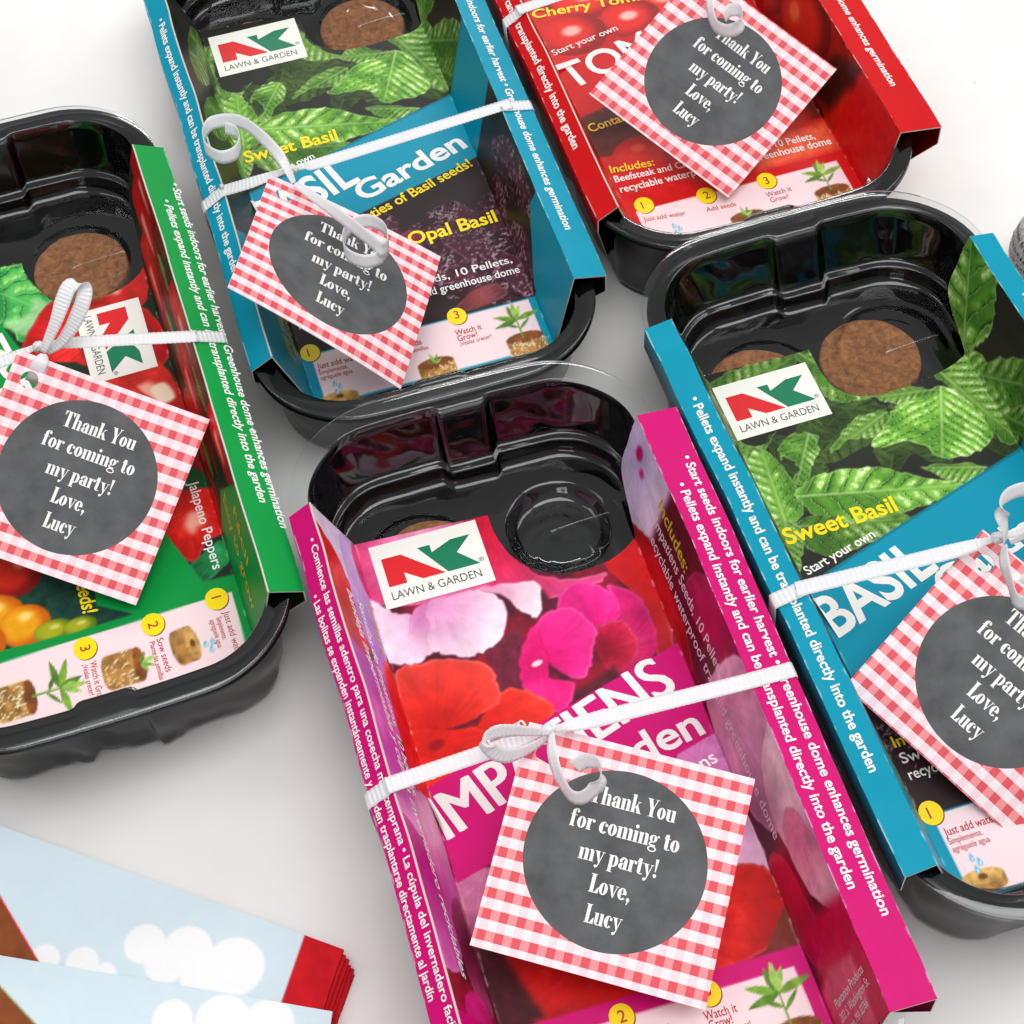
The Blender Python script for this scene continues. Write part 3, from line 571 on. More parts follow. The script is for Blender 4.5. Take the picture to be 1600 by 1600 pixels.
    c.fill([(-2, 66), (10, 62), (12, 55), (4, 54)], rgb(92, 26, 46), soft=1, var=.5)
    LP0, LP1 = rgb(224, 150, 196), rgb(248, 220, 236)
    c.petal([(-41, 74), (-34.7, 68.5), (-29, 66), (-23, 68), (-24, 56), (-30, 50), (-36, 50), (-41.5, 55)], (-20, 68), LP0, LP1)
    c.petal([(-33, 53), (-27, 51.5), (-26, 60), (-24, 68), (-30, 66)], (-24, 66), rgb(214, 120, 180), rgb(244, 204, 226))
    c.petal([(-24, 68.5), (-17, 68.5), (-9.2, 68.7), (-3.4, 64), (-2.8, 57), (-7, 49.4), (-13, 47.2), (-18, 46.9), (-23, 49.5), (-27.5, 53), (-26, 61)], (-22, 68), LP0, LP1)
    c.petal([(-10, 68.8), (-.3, 67.8), (9, 65.3), (8, 58), (5.9, 53.8), (1.3, 57.5), (-2.4, 64.6)], (-10, 70), rgb(232, 140, 180), rgb(250, 226, 238))
    c.petal([(4, 51), (10, 54.2), (17, 53.2), (20.6, 44), (20, 41.6), (17, 36), (16, 33.6), (11, 30), (5, 36), (4, 44)], (2.6, 40), rgb(226, 16, 118), rgb(244, 44, 146), .16)
    c.petal([(.6, 48), (4, 50), (5, 40), (3, 33), (9, 29), (5, 22), (.9, 21.6), (-4, 27.4), (-5.3, 32.9), (-3.9, 41)], (2.6, 40), rgb(214, 12, 104), rgb(232, 30, 128), .16)
    c.fill(ell(.9, 38.6, 1.7, .9, a=.2), rgb(240, 214, 220), True, .4)
    c.petal([(-15.8, 30.4), (-8.3, 33.2), (-1.4, 27.8), (1, 22), (-8, 16), (-16, 14), (-24.7, 17)], (-30, 22), rgb(206, 20, 16), rgb(238, 52, 40), .2)
    c.petal([(-39.5, 47.2), (-31.4, 49.3), (-21.4, 47.6), (-13.6, 43), (-11.6, 36), (-13.7, 29.7), (-22.5, 26.5), (-31, 26), (-40.5, 24.8)], (-33, 24), rgb(206, 22, 14), rgb(244, 66, 56), .2)
    c.petal([(-41, 28), (-30, 26), (-18, 22), (-12, 14), (-24, 8), (-41, 8)], (-33, 22), rgb(212, 24, 16), rgb(232, 44, 30), .2)
    c.fill(ell(-34, 22, 2.4, 1.6, a=.3), rgb(150, 8, 22), True, .8)
    top = lambda x: 21.0 + .2765 * x; bot = lambda x: -9.4 + .265 * x
    # below the band
    c.petal([(-41, -20), (-30, -18), (-26, -30), (-36, -44), (-41, -44)], (-34, -22), rgb(206, 120, 160), rgb(150, 60, 96), .25)
    c.petal([(30, 0), (42, 2), (42, -20), (42, -42), (34, -38), (26, -24)], (34, -6), rgb(196, 110, 170), rgb(240, 190, 222), .2)
    c.petal([(-36, -40), (-10, -34), (20, -36), (35, -37.6), (41.9, -42), (42.5, -53), (36, -61), (20, -64), (-26, -64), (-34, -54)], (4, -44), rgb(220, 24, 18), rgb(196, 24, 22), .22)
    c.fill([(42, -52), (42, -66), (30, -66), (34, -61)], rgb(122, 48, 40), soft=.6, var=.3)
    c.fill([(-40, -36), (-34, -40), (-28, -62), (-41, -64)], rgb(72, 22, 30), soft=1.5, var=.5)
    c.fill([(-39.8, top(-39.8)), (42, top(42)), (42, bot(42)), (-39.8, bot(-39.8))], MAG, soft=.25)
    c.fill([(-75, -62.6), (42, -63.4), (42, -110), (-75, -110)], MAG, soft=.3)
    c.fill([(-36, -67.8), (38.1, -68.1), (38.6, -94.2), (-36, -94.2)], PALE, soft=.2)
    peat_disc(c, 33, -81.8, 13, 8, roots=46, seed=5); sprout(c, 31.8, -81.6, 17)
    peat_disc(c, 2.2, -83, 12.4, 6, roots=16, seed=3); sprout(c, 2.2, -83.2, 5, False)
    peat_disc(c, -31, -87, 12, 2.6, hole=True); drops(c, [(-31.9, -81.6), (-30.4, -83.1), (-32.0, -84.8)])

def paint_tomato(c):
    k = sstep(.3, .7, c.N1)[..., None]
    c.C[:] = rgb(196, 14, 14) * (1 - k) + rgb(222, 30, 22) * k
    R1, RD = rgb(232, 34, 22), rgb(150, 8, 10)
    c.fill([(41, 96), (75, 96), (75, -70), (41, -70)], rgb(150, 20, 12), soft=2, var=.6)
    for x, y, rx, ry in [(58, 60, 15, 22), (56, 14, 15, 22), (60, -22, 14, 20), (-56, 50, 14, 22), (-57, 8, 14, 20), (-55, -36, 14, 22), (54, -60, 12, 16)]:
        c.ball(x, y, rx, ry, rgb(206, 36, 18), rgb(110, 12, 8), (-.2, .4), .35, rgb(236, 110, 50))
    c.fill([(44, -36), (56, -40), (66, -50), (70, -62), (58, -60), (46, -56)], rgb(64, 20, 14), soft=3, var=.5)
    c.fill([(42, -62), (75, -64), (75, -96), (42, -96)], rgb(208, 18, 20), soft=2, var=.2)
    for x, y, rx, ry in [(-10, 70, 20, 18), (14, 50, 20, 18), (-30, 48, 17, 15), (34, 22, 20, 20), (-17, 35, 14, 11), (12, 24, 18, 14), (-5, 19, 12, 10.5), (-28, 18, 13, 11.5), (24, 0, 17, 14)]:
        c.ball(x, y, rx, ry, R1, RD, (-.02, .18), .42, rgb(255, 214, 206))
    c.fill([(-40, 3), (42, 22), (42, -4), (-40, -24)], rgb(200, 14, 18), soft=.3)
    c.fill([(-40, -25), (42, -6), (42, -40), (0, -52), (-40, -46)], rgb(92, 34, 26), soft=.8, var=.5)
    c.ball(-24, -52, 13, 12, rgb(214, 30, 24), rgb(130, 14, 12), (-.1, .5), .3, rgb(236, 90, 70)); c.ball(4, -50, 15, 14, rgb(214, 30, 24), rgb(130, 14, 12)); c.ball(30, -50, 14, 14, rgb(206, 40, 24), rgb(110, 14, 12), (.1, .4), .3, rgb(240, 120, 60))
    c.fill([(-41, -55), (42, -54), (42, -71.5), (-41, -71.5)], rgb(208, 16, 18), soft=.6, var=.2)
    c.fill([(14, -58), (42, -56), (42, -70), (10, -70.5)], rgb(232, 92, 56), soft=2.5, var=.3)
    c.fill([(-75, -71), (42, -71), (42, -110), (-75, -110)], rgb(206, 10, 14), soft=.3)
    c.fill([(-36.6, -74), (38, -74.6), (38.4, -94.4), (-36.6, -94.4)], PALE, soft=.2)
    peat_disc(c, -31, -92, 12, 2.6, hole=True); drops(c, [(-26.5, -83.6), (-25, -85.1), (-26.6, -86.4)])
    peat_disc(c, -1, -87, 12.4, 6, roots=14, seed=3); sprout(c, -1, -87, 5, False)
    peat_disc(c, 31, -85.6, 12.8, 7, roots=40, seed=5); sprout(c, 31, -85.6, 14)

def paint_green(c):
    G = rgb(0, 146, 62); R1, R2, RD = rgb(214, 22, 18), rgb(226, 44, 34), rgb(132, 10, 10)
    c.C[:] = rgb(30, 44, 26) * (1 + .6 * (c.N1 - .5))[..., None]
    def pep(pts, b, c0=R2, c1=RD, hl=True):
        c.petal(pts, b, c0, c1, .25)
        if hl:
            P = np.array(pts, float); m = P.mean(0); q = m + (P - m) * .3 + np.array([-1.0, 1.5]); c.fill([tuple(t) for t in q], rgb(250, 170, 150), True, 1.6)
    # right wall: long red peppers running with it
    for x0, y0, y1, w in [(66, 96, 40, 4.5), (58, 90, 24, 5.5), (50, 72, 8, 4.5), (64, 34, -24, 5), (55, 20, -40, 5), (47, 4, -52, 4), (66, -20, -64, 4.5)]:
        pep([(x0 - w, y0 - 4), (x0, y0), (x0 + w, y0 - 5), (x0 + w * .8, (y0 + y1) / 2), (x0 + 1, y1), (x0 - w * .8, (y0 + y1) / 2)], (x0, y0 - 8), R1, rgb(112, 8, 10))
    for x, y in [(61, 52), (52, 34), (62, 0), (50, -16), (58, -48)]: c.leaf([(x, y), (x + 2.2, y - 9), (x + 1, y - 20), (x - 1.4, y - 10)], (x, y), (x + .6, y - 20), .9, crinkle=.3)
    c.fill([(44, -50), (54, -44), (75, -58), (75, -96), (41.5, -96), (42, -66)], G, soft=.4)
    # floor
    c.leaf([(-42, 96), (-5, 83), (2.4, 82), (3, 74), (8, 64), (9, 58.6), (-3, 46), (-9, 56), (-42, 70)], (-20, 84), (6, 58), 1.15, dark=rgb(14, 96, 48), mid=rgb(64, 160, 74), light=rgb(178, 214, 120), crinkle=.5, nv=4)
    c.fill([(-8, 57), (-1, 49), (8, 58), (4, 64), (0, 58)], rgb(150, 206, 140), True, 1.4, .3)
    pep([(9, 61), (22, 56), (28, 58), (38, 48), (43, 34), (41, 22), (30, 18), (14, 30), (2, 36), (-4, 44)], (20, 40), R2, rgb(190, 16, 18), False)
    c.fill(ell(26, 36, 11, 13), rgb(52, 20, 16), True, 2, .4)
    for p, b in (([(13, 61), (24, 56.5), (34, 60), (42, 72), (42, 58), (38, 48), (28, 52), (18, 54)], (40, 60)), ([(22, 22), (36, 24), (42, 10), (42, -12), (34, 0), (26, 10)], (36, 18)), ([(8, 22), (20, 24), (32, 8), (42, -18), (42, -26), (28, -12), (14, 6)], (14, 22)),
                 ([(-6, 28), (8, 26), (18, 4), (20, -18), (8, -6), (-6, 10)], (2, 24)), ([(26, -4), (36, -10), (44, -30), (38, -32), (28, -20)], (34, -8))): pep(p, b)
    for p in ([(18, 17), (24, 15), (28, 6), (22, 8)], [(33, 12), (38, 13), (40, 6), (35, 5)]): c.fill(p, rgb(250, 226, 200), True, .9)
    c.petal([(24, -22), (34, -20), (42, -28), (43, -36), (34, -34), (26, -30)], (34, -26), rgb(20, 110, 52), rgb(10, 64, 30))
    pep([(33, -32), (46, -37), (44, -50), (37, -53), (31, -59), (25, -47)], (34, -40), rgb(232, 40, 28), rgb(196, 16, 14))
    c.petal([(45, -53), (42, -62), (33, -67), (30, -60), (40, -54)], (40, -58), rgb(36, 150, 80), rgb(8, 86, 44), .3)
    c.fill([(-40, 80), (-9, 57), (-5, 45), (8, 20), (-2, 4), (-40, 40)], G, soft=.3)
    c.fill([(-11, 46), (-7, 42), (-11, 36), (-14, 41)], rgb(244, 242, 230), soft=.2)
    c.fill([(-40, 10), (-10, 0), (14, -40), (12, -71), (-40, -71)], rgb(22, 62, 52), soft=2, var=.8)
    for x, y, r in ((-36, -30, 9), (-22, -44, 9), (-8, -36, 7)): c.ball(x, y, r, r, rgb(206, 40, 24), rgb(130, 16, 14), (.3, .3), .35, rgb(240, 150, 90))
    for x, y, r in ((-30, -58, 9), (-22, -63.5, 8), (-36, -66, 8)): c.ball(x, y, r, r * .9, rgb(246, 166, 22), rgb(206, 96, 10), (.1, .4), .4, rgb(255, 220, 120))
    for x, y, r in ((-14, -68, 6), (-6, -69, 5)): c.ball(x, y, r, r * .6, rgb(166, 170, 30), rgb(96, 120, 20), (.1, .3), .4, rgb(220, 214, 110))
    c.fill([(26, -47.4), (32.4, -66.8), (43, -67), (43, -96), (-75, -96), (-75, -69.5), (-30, -69.5), (-10, -70.5), (10, -70.3), (0, -64), (2, -40), (14, -20)], G, soft=.25)
    c.fill([(-36, -73.3), (39.8, -72.4), (39.4, -93.6), (-36, -94)], PALE, soft=.2)
    q = -math.pi / 2
    peat_disc(c, 24.6, -84.4, 11.5, 4.6, hole=True, rot=q + .1); drops(c, [(28.2, -86.2), (29.6, -88.2), (30.4, -86)])
    peat_disc(c, 8.2, -86, 11, 9.5, roots=26, seed=3, rot=q); sprout(c, 8.4, -86, 6, False, q)
    peat_disc(c, -24.6, -86, 11, 9, roots=44, seed=5, rot=q); sprout(c, -24.2, -86, 17, True, q)

# ------------------------------------------------------------------ the seed kits
def contour(a, v0, v1, r, bulge=2.5, e=None, n1=14, ns=36, ne=48):
    """closed rounded outline, half width a, from v0 to v1, corner radius r; e(u) pushes the two ends in"""
    P = []
    def corner(cx, cy, a0): P.extend([(cx + r * math.cos(a0 + math.pi / 2 * i / n1), cy + r * math.sin(a0 + math.pi / 2 * i / n1)) for i in range(n1)])
    corner(a - r, v1 - r, 0)
    for i in range(ne): P.append((a - r - 2 * (a - r) * i / ne, v1))
    corner(-a + r, v1 - r, math.pi / 2)
    for i in range(ns): P.append((-a, v1 - r - (v1 - v0 - 2 * r) * i / ns))
    corner(-a + r, v0 + r, math.pi)
    for i in range(ne): P.append((-a + r + 2 * (a - r) * i / ne, v0))
    corner(a - r, v0 + r, 3 * math.pi / 2)
    for i in range(ns): P.append((a, v0 + r + (v1 - v0 - 2 * r) * i / ns))
    P = np.array(P); u = P[:, 0]; v = P[:, 1]
    vm = (v0 + v1) / 2; end = sstep(.72, 1.0, np.abs(v - vm) / ((v1 - v0) / 2))
    b = bulge * (1 - (u / a) ** 2) * end * np.sign(v - vm); P[:, 1] += b - bulge * end * np.sign(v - vm) * .5
    if e is not None:
        far = end * (v > vm); near = end * (v < vm)
        P[:, 1] -= e(u) * far; P[:, 1] += e(-u) * near
    return P
def cells(dv): return [(su * 21.5, 82 + dv - 40.5 * i) for i in range(5) for su in (-1, 1)]
def rib(u, w=1.3): return sstep(-6 - w, -6 + w, u) * (1 - sstep(10 - w, 10 + w, u))

def lofted(rings):
    """rings: list of (N,3) arrays -> verts, faces"""
    N = len(rings[0]); V = np.concatenate(rings); return V, grid_faces(len(rings), N, True)
def uneven(V, amp, seed):
    """thin vacuum-formed sheet is a little wavy"""
    a = V[:, 0] + .6 * V[:, 2]; b = V[:, 1] + .6 * V[:, 2]
    n = [fbm(a * .085 + 40 + 9 * i, b * .085 + 60 - 5 * i, seed + 7 * i, 2) - .5 for i in range(3)]
    deep = sstep(-5.2, -9, V[:, 2])
    return V + amp * np.column_stack([n[0] * deep, n[1] * deep * 1.6, n[2] * (.25 + .75 * deep)])
def ring(P, z): return np.column_stack([P, np.full(len(P), z)]) if np.isscalar(z) else np.column_stack([P, z])

NEAR = dict(pink=-117.5, teal=-123.5, basil=-115.5, tomato=-116.8, green=-117)
FARV = dict(pink=128.6, teal=128.6, basil=128.2, tomato=128.6, green=128)
def build_dome(zk, wmax, dv, kind):
    R = []
    n0 = NEAR[kind]; V_0, V_1 = n0 + 7.4, 120.4
    R.append(ring(contour(min(57.6, 50 + wmax), n0, 128.6, 32), -5.9)); R.append(ring(contour(min(57.5, 49.9 + wmax), n0 + .1, 128.5, 32), -5.25)); R.append(ring(contour(min(57.0, 49.4 + wmax), n0 + .5, 128, 32), -5.0))
    R.append(ring(contour(53.5, n0 + 4, 124, 28), -4.95))
    def inner(d, z, k): return ring(contour(49.9 - d * .42, V_0 + d, V_1 - d, 22 - d * .3, 2.5 - d * .08, lambda u: 2.6 * k * rib(u)), z)
    R.append(inner(-.3, -5.0, .45)); R.append(inner(0, -5.08, .55)); R.append(inner(.25, -5.35, .65)); R.append(inner(.45, -6.0, .8)); R.append(inner(.8, -8, 1))
    for t in np.linspace(0, 1, 12)[1:]: R.append(inner(.8 + 5.6 * t, -8 - 13.6 * t, 1 + .2 * t))
    for t in np.linspace(0, math.pi / 2, 6)[1:]: R.append(inner(6.4 + 1.0 * (1 - math.cos(t)) + .3 * t, -21.6 - 1.3 * math.sin(t), 1.2))      # a small moulded step above the floor
    for t in np.linspace(0, 1, 3)[1:]: R.append(inner(7.87 + 1.1 * t, -22.9 - .3 * t, 1.2))
    for t in np.linspace(0, math.pi / 2, 5)[1:]: R.append(inner(8.97 + .7 * math.sin(t), -23.2 - .8 * (1 - math.cos(t)), 1.2))
    for t in np.linspace(0, 1, 3)[1:]: R.append(inner(9.67 + .5 * t, -24.0 - 1.9 * t, 1.1))
    for t in np.linspace(0, math.pi / 2, 8)[1:]: R.append(inner(10.17 + 2.4 * (1 - math.cos(t)) + .5 * math.sin(t), -25.9 - 2.7 * math.sin(t), 1.0))
    # floor, ring by ring to the middle, with a shallow round dimple over every cell
    base = R[-1][:, :2]; c0 = np.column_stack([np.zeros(len(base)), np.clip(base[:, 1], -85, 88)])
    for t in np.linspace(0, 1, 56)[1:]:
        P = base * (1 - t) + c0 * t
        z = np.full(len(P), -28.6)
        for ci, (cu, cv) in enumerate(cells(dv)):
            d = np.hypot(P[:, 0] - cu, P[:, 1] - cv)
            if kind == 'pink' and ci == 1:                       # the empty cup
                z += -4.2 * (1 - sstep(12.5, 17.0, d)) + .22 * np.cos(d * 1.9) * (1 - sstep(11, 14, d)); continue
            z += .7 * (1 - sstep(15.5, 17.8, d)) - .25 * (1 - sstep(12.6, 13.6, d)) * sstep(11, 12, d) - .3 * np.exp(-((d - 18.6) / .9) ** 2)
        R.append(ring(P, z))
    V, F = lofted(R); V = uneven(V, .42, 15)
    for cu, cv in cells(dv)[:2]:                                  # a thin raised moulding line across the first two cells
        n = 24; t = np.linspace(0, 1, n); pu = cu - 3 + 19 * t; pv = cv - 1.5 + 1.2 * t; hh = .55 * np.sin(np.pi * t) ** .4
        rows = np.stack([np.stack([pu, pv + .42 * k, -27.95 + hh * (1 - k * k)], -1) for k in np.linspace(-1, 1, 7)], 1).reshape(-1, 3)
        F = np.concatenate([F, grid_faces(n, 7) + len(V)]); V = np.concatenate([V, rows])
    return make_mesh('dome', V, F, [M_clear])

def build_tray(zk, flange, wmax, kind, rough=0.0, seed=0):
    zb = -(HT + zk) + .35
    R = []
    fl = flange
    V_0, V_1 = NEAR[kind] + 7.8, 120.0
    R.append(ring(contour(min(49.6 + fl, 49.8 + wmax), V_0 - fl, V_1 + fl + .1, 26 + fl * .7), -8.2)); R.append(ring(contour(min(49.8 + fl, 50 + wmax), V_0 - fl - .1, V_1 + fl + .3, 26 + fl * .7), -6.6)); R.append(ring(contour(min(49.4 + fl, 49.6 + wmax), V_0 - fl + .2, V_1 + fl - .1, 26 + fl * .7), -6.25))
    R.append(ring(contour(49.9, V_0 - .4, V_1 + .3, 22.4), -6.1))
    rs = np.random.RandomState(seed)
    def inner(d, z, k):
        P = contour(50.6 - d * .45, V_0 + d, V_1 - d, 22 - d * .2, 2.5, lambda u: 2.6 * k * rib(u))
        n = len(P); nrm = P - np.column_stack([np.zeros(n), np.clip(P[:, 1], -85, 88)]); nrm /= np.linalg.norm(nrm, axis=1)[:, None] + 1e-9
        ph = np.where(np.abs(P[:, 0]) > 40, P[:, 1] / 41.0, P[:, 0] / 42.0 + .5)
        w = 1.6 * (1 - sstep(.78, .98, np.abs(np.cos(ph * math.pi)))) * min(1, d / 4)
        if rough: w = w + rough * (fbm(P[:, 0] * .09 + 50 + z * .05, P[:, 1] * .09 + z * .09 + 50, seed, 3) - .15) * min(1, d / 4)
        return ring(P + nrm * w[:, None], z)
    R.append(inner(.2, -6.6, .6)); R.append(inner(.7, -7.5, 1))
    for t in np.linspace(0, 1, 12)[1:]: R.append(inner(.7 + 5.3 * t, -7.5 + (zb + 6 + 7.5) * t, 1 + .2 * t))
    for t in np.linspace(0, math.pi / 2, 6)[1:]: R.append(inner(6 + 5 * (1 - math.cos(t)), zb + 6 - 6 * math.sin(t), 1.2))
    base = R[-1][:, :2]; c0 = np.column_stack([np.zeros(len(base)), np.clip(base[:, 1], -85, 88)])
    for t in np.linspace(0, 1, 22)[1:]:
        P = base * (1 - t) + c0 * t; z = np.full(len(P), zb) + .3
        h = 7.5 * 0 + (-38.0 - zb) * np.minimum(1, sstep(0, .12, t))
        z = z + h
        R.append(ring(P, z))
    V, F = lofted(R); V = uneven(V, .35, 31)
    me = make_mesh('tray', V, F, [M_black]); return me

WALLTOP = [(49.7, 91), (60, 94), (69.4, 95.2), (76, 95.2)]
CUT = dict(
    pink=([(2, 85.4), (2.6, 82), (4.6, 76.2), (9.7, 69.9), (17.7, 65.5), (28.5, 65.2), (35, 67), (40.4, 70.2), (43.3, 74)] + WALLTOP, (95.2, 93)),
    tomato=([(2, 85.4), (2.6, 82), (4.6, 76.2), (9.7, 69.9), (17.7, 65.5), (28.5, 65.2), (35, 67), (40.4, 70.2), (43.3, 74)] + WALLTOP, (95.2, 93)),
    basil=([(-4, 79), (-2.7, 73), (2, 67.6), (9.2, 65.3), (17, 65.2), (24.4, 66), (32, 67.3), (37.8, 69.1), (42, 71.5), (43.5, 75)] + WALLTOP, (90.8, 89.5)),
    teal=([(-1.5, 79), (-.4, 75.1), (2.5, 70.5), (9.1, 65.8), (20, 64.8), (33, 66), (38.7, 67.1), (42, 70), (43.5, 74)] + WALLTOP, (94, 91)),
    green=([(2.5, 79), (4.1, 72.8), (7.8, 63.8), (9.8, 61.2), (16.5, 57.2), (25.4, 56.8), (33.2, 58.5), (39, 62), (43, 67), (45.6, 74), (47.4, 88), (55, 95), (76, 96)], (83, 82.4)))
_wv = np.linspace(-110, 110, 441)
_wn = {k: (fbm(_wv * .021 + k, _wv * 0 + k, 77, 3) - .5, fbm(_wv * .035 + k + 11, _wv * 0 + k, 78, 3) - .5) for k in (3.1, 41.7)}
def warp(u, v, z):
    """card is never quite straight: the long folds wander a little"""
    k = sstep(FR, 49, np.abs(u)); right = np.asarray(u) > 0
    n = np.where(right, np.interp(v, _wv, _wn[3.1][0]), np.interp(v, _wv, _wn[41.7][0])); m = np.where(right, np.interp(v, _wv, _wn[3.1][1]), np.interp(v, _wv, _wn[41.7][1]))
    return u + 2.4 * n * k, v, z + 1.0 * m * k
def build_sleeve(name, kind, canvas, kit, ledge_col, outer_col):
    x, y, th, zk, sl, dl, sr, dr = kit
    c = canvas; res = c.res
    # die cut: the far end of the middle panel is cut away round the first right-hand pellet
    Sg, Vg = c.S.copy(), c.V.copy()
    ed = catmull(CUT[kind][0], 5); xl = CUT[kind][0][0][0]; lf = CUT[kind][1]
    def cut(s, v):          # > 0 inside the card
        right = np.interp(s, ed[:, 0], ed[:, 1]) - v
        left = np.interp(s, [-75, -68, -52, -40, xl], [94.6, 95.0, .5 * (95 + lf[0]), lf[0], lf[1]]) - v
        left = np.minimum(left, np.where(v > ed[0, 1], xl - s, 99))
        return np.where(s < xl, left, right)
    q = cut(Sg, Vg); h = .05
    gx = (cut(Sg + h, Vg) - cut(Sg - h, Vg)) / (2 * h); gy = (cut(Sg, Vg + h) - cut(Sg, Vg - h)) / (2 * h)
    gx = np.clip(gx, -6, 6); gl = gx * gx + gy * gy + 1e-9
    dn = np.where(np.abs(q) < 50, q / np.sqrt(gl), q)
    near = (np.abs(dn) < 1.3 * res) & (gl > .02) & (dn < .4 * res)
    mv = np.where(near, -q / gl, 0)
    mx_ = np.clip(mv * gx, -1.2 * res, 1.2 * res); my_ = np.clip(mv * gy, -1.2 * res, 1.2 * res)
    Sg = Sg + mx_; Vg = Vg + my_
    keepv = dn > -.9 * res
    # fold the sheet
    def foldsurf(s, v, lift=0.0):
        s = np.asarray(s, float)
        tl = (s - (FL - WLL)) / WLL; tr = (s - FR) / WLR
        u = np.where(s < FL, -50 + (FL + 50) * tl, np.where(s > FR, FR + (50 - FR) * tr, s))
        z = np.where(s < FL, -DD * tl, np.where(s > FR, -DD * (1 - tr), -DD))
        nl = np.array([DD, FL + 50]) / WLL; nr = np.array([-DD, 50 - FR]) / WLR
        u = u + lift * np.where(s < FL, nl[0], np.where(s > FR, nr[0], 0)); z = z + lift * np.where(s < FL, nl[1], np.where(s > FR, nr[1], 1))
        return u, z
    Vg = Vg - 3.2 * sstep(-60, -95, Vg) * (1 - np.clip(np.maximum(FL - Sg, Sg - FR) / 28, 0, 1))
    u, z = foldsurf(Sg, Vg)
    u, Vg, z = warp(u, Vg, z)
    ny, nx = Sg.shape
    verts = np.stack([u, Vg, z], -1).reshape(-1, 3)
    F = grid_faces(ny, nx); kv = keepv.ravel(); F = F[kv[F].all(1)]
    for sf in (FL, FR, FL - WLL, FR + WLR):
        wl = (1 - sstep(.15, .7, np.abs(c.S - sf))) * sstep(.56, .72, fbm(c.V * .35 + sf + 90, c.S * .9 + 120, c.seed + 51, 3)) * .55
        c.C = c.C * (1 - wl[..., None]) + rgb(226, 216, 210) * wl[..., None]
    cols = np.concatenate([lin(np.clip(c.C, 0, 1)).reshape(-1, 3), np.ones((ny * nx, 1))], 1)
    # ledges and outer walls
    zb = -(HT + zk) + .5
    def strip(prof, col, nv=60, wear=False):
        nonlocal verts, F, cols
        vv = np.linspace(V0, V1, nv)
        b = len(verts); k = len(prof)
        pr = np.array(prof)
        vs = np.concatenate([np.column_stack([np.full(k, 0) + pr[:, 0], np.full(k, v), pr[:, 1]]) for v in vv])
        low = np.clip((-10 - vs[:, 2]) / (-10 - zb), 0, 1); vs[:, 1] *= 1 - .2 * low
        vs = np.column_stack(warp(vs[:, 0], vs[:, 1], vs[:, 2]))
        verts = np.concatenate([verts, vs]); F = np.concatenate([F, grid_faces(nv, k) + b])
        cc = np.array(col)[None].repeat(nv, 0).reshape(-1, 3)
        if wear:
            a = np.tile(np.hypot(pr[:, 0] - pr[0, 0], pr[:, 1] - pr[0, 1]), nv); e_ = np.minimum(a, a.max() - a); y_ = np.repeat(vv, k)
            w_ = (1 - sstep(.1, .55, e_)) * sstep(.5, .68, fbm(y_ * .3 + 60 + pr[0, 0], a * .8 + 40, 91, 4)) * .75
            cc = cc * (1 + .05 * (fbm(y_ * .05 + 30, a * .1 + 30, 93, 3) - .5))[:, None]; cc = cc * (1 - w_[:, None]) + rgb(232, 224, 218) * w_[:, None]
        cols = np.concatenate([cols, np.concatenate([lin(cc), np.ones((len(cc), 1))], 1)])
    lc = np.asarray(ledge_col); oc = np.asarray(outer_col)
    k = 32
    def prof(x0, z0, x1, z1, n): return [(x0 + (x1 - x0) * i / n, z0 + (z1 - z0) * i / n) for i in range(n + 1)]
    strip(prof(-50 - sl, -dl, -50, 0, k), [lc] * (k + 1), 420, True); strip(prof(50, 0, 50 + sr, -dr, k), [lc] * (k + 1), 420, True)
    # the outer walls lean in a little towards the table, photo print below a coloured border
    for sg, w, dp in ((-1, sl, dl), (1, sr, dr)):
        pr = [(sg * (50 + w), -dp), (sg * (50 + w), -10.2)] + prof(sg * (50 + w - .4), -11.5, sg * 47.2, zb, 6); pr = pr if sg > 0 else pr[::-1]
        cc = [lc] + [oc] * 8; strip(pr, cc if sg > 0 else cc[::-1])
    # bottom panel under the tray
    strip(prof(47.2, zb, -47.2, zb, 4), [lc] * 5)
    me = make_mesh(name, verts, F, [M_print, M_card], None, False)
    at = me.color_attributes.new('print', 'FLOAT_COLOR', 'POINT'); at.data.foreach_set('color', cols.astype(np.float32).ravel())
    return me, foldsurf

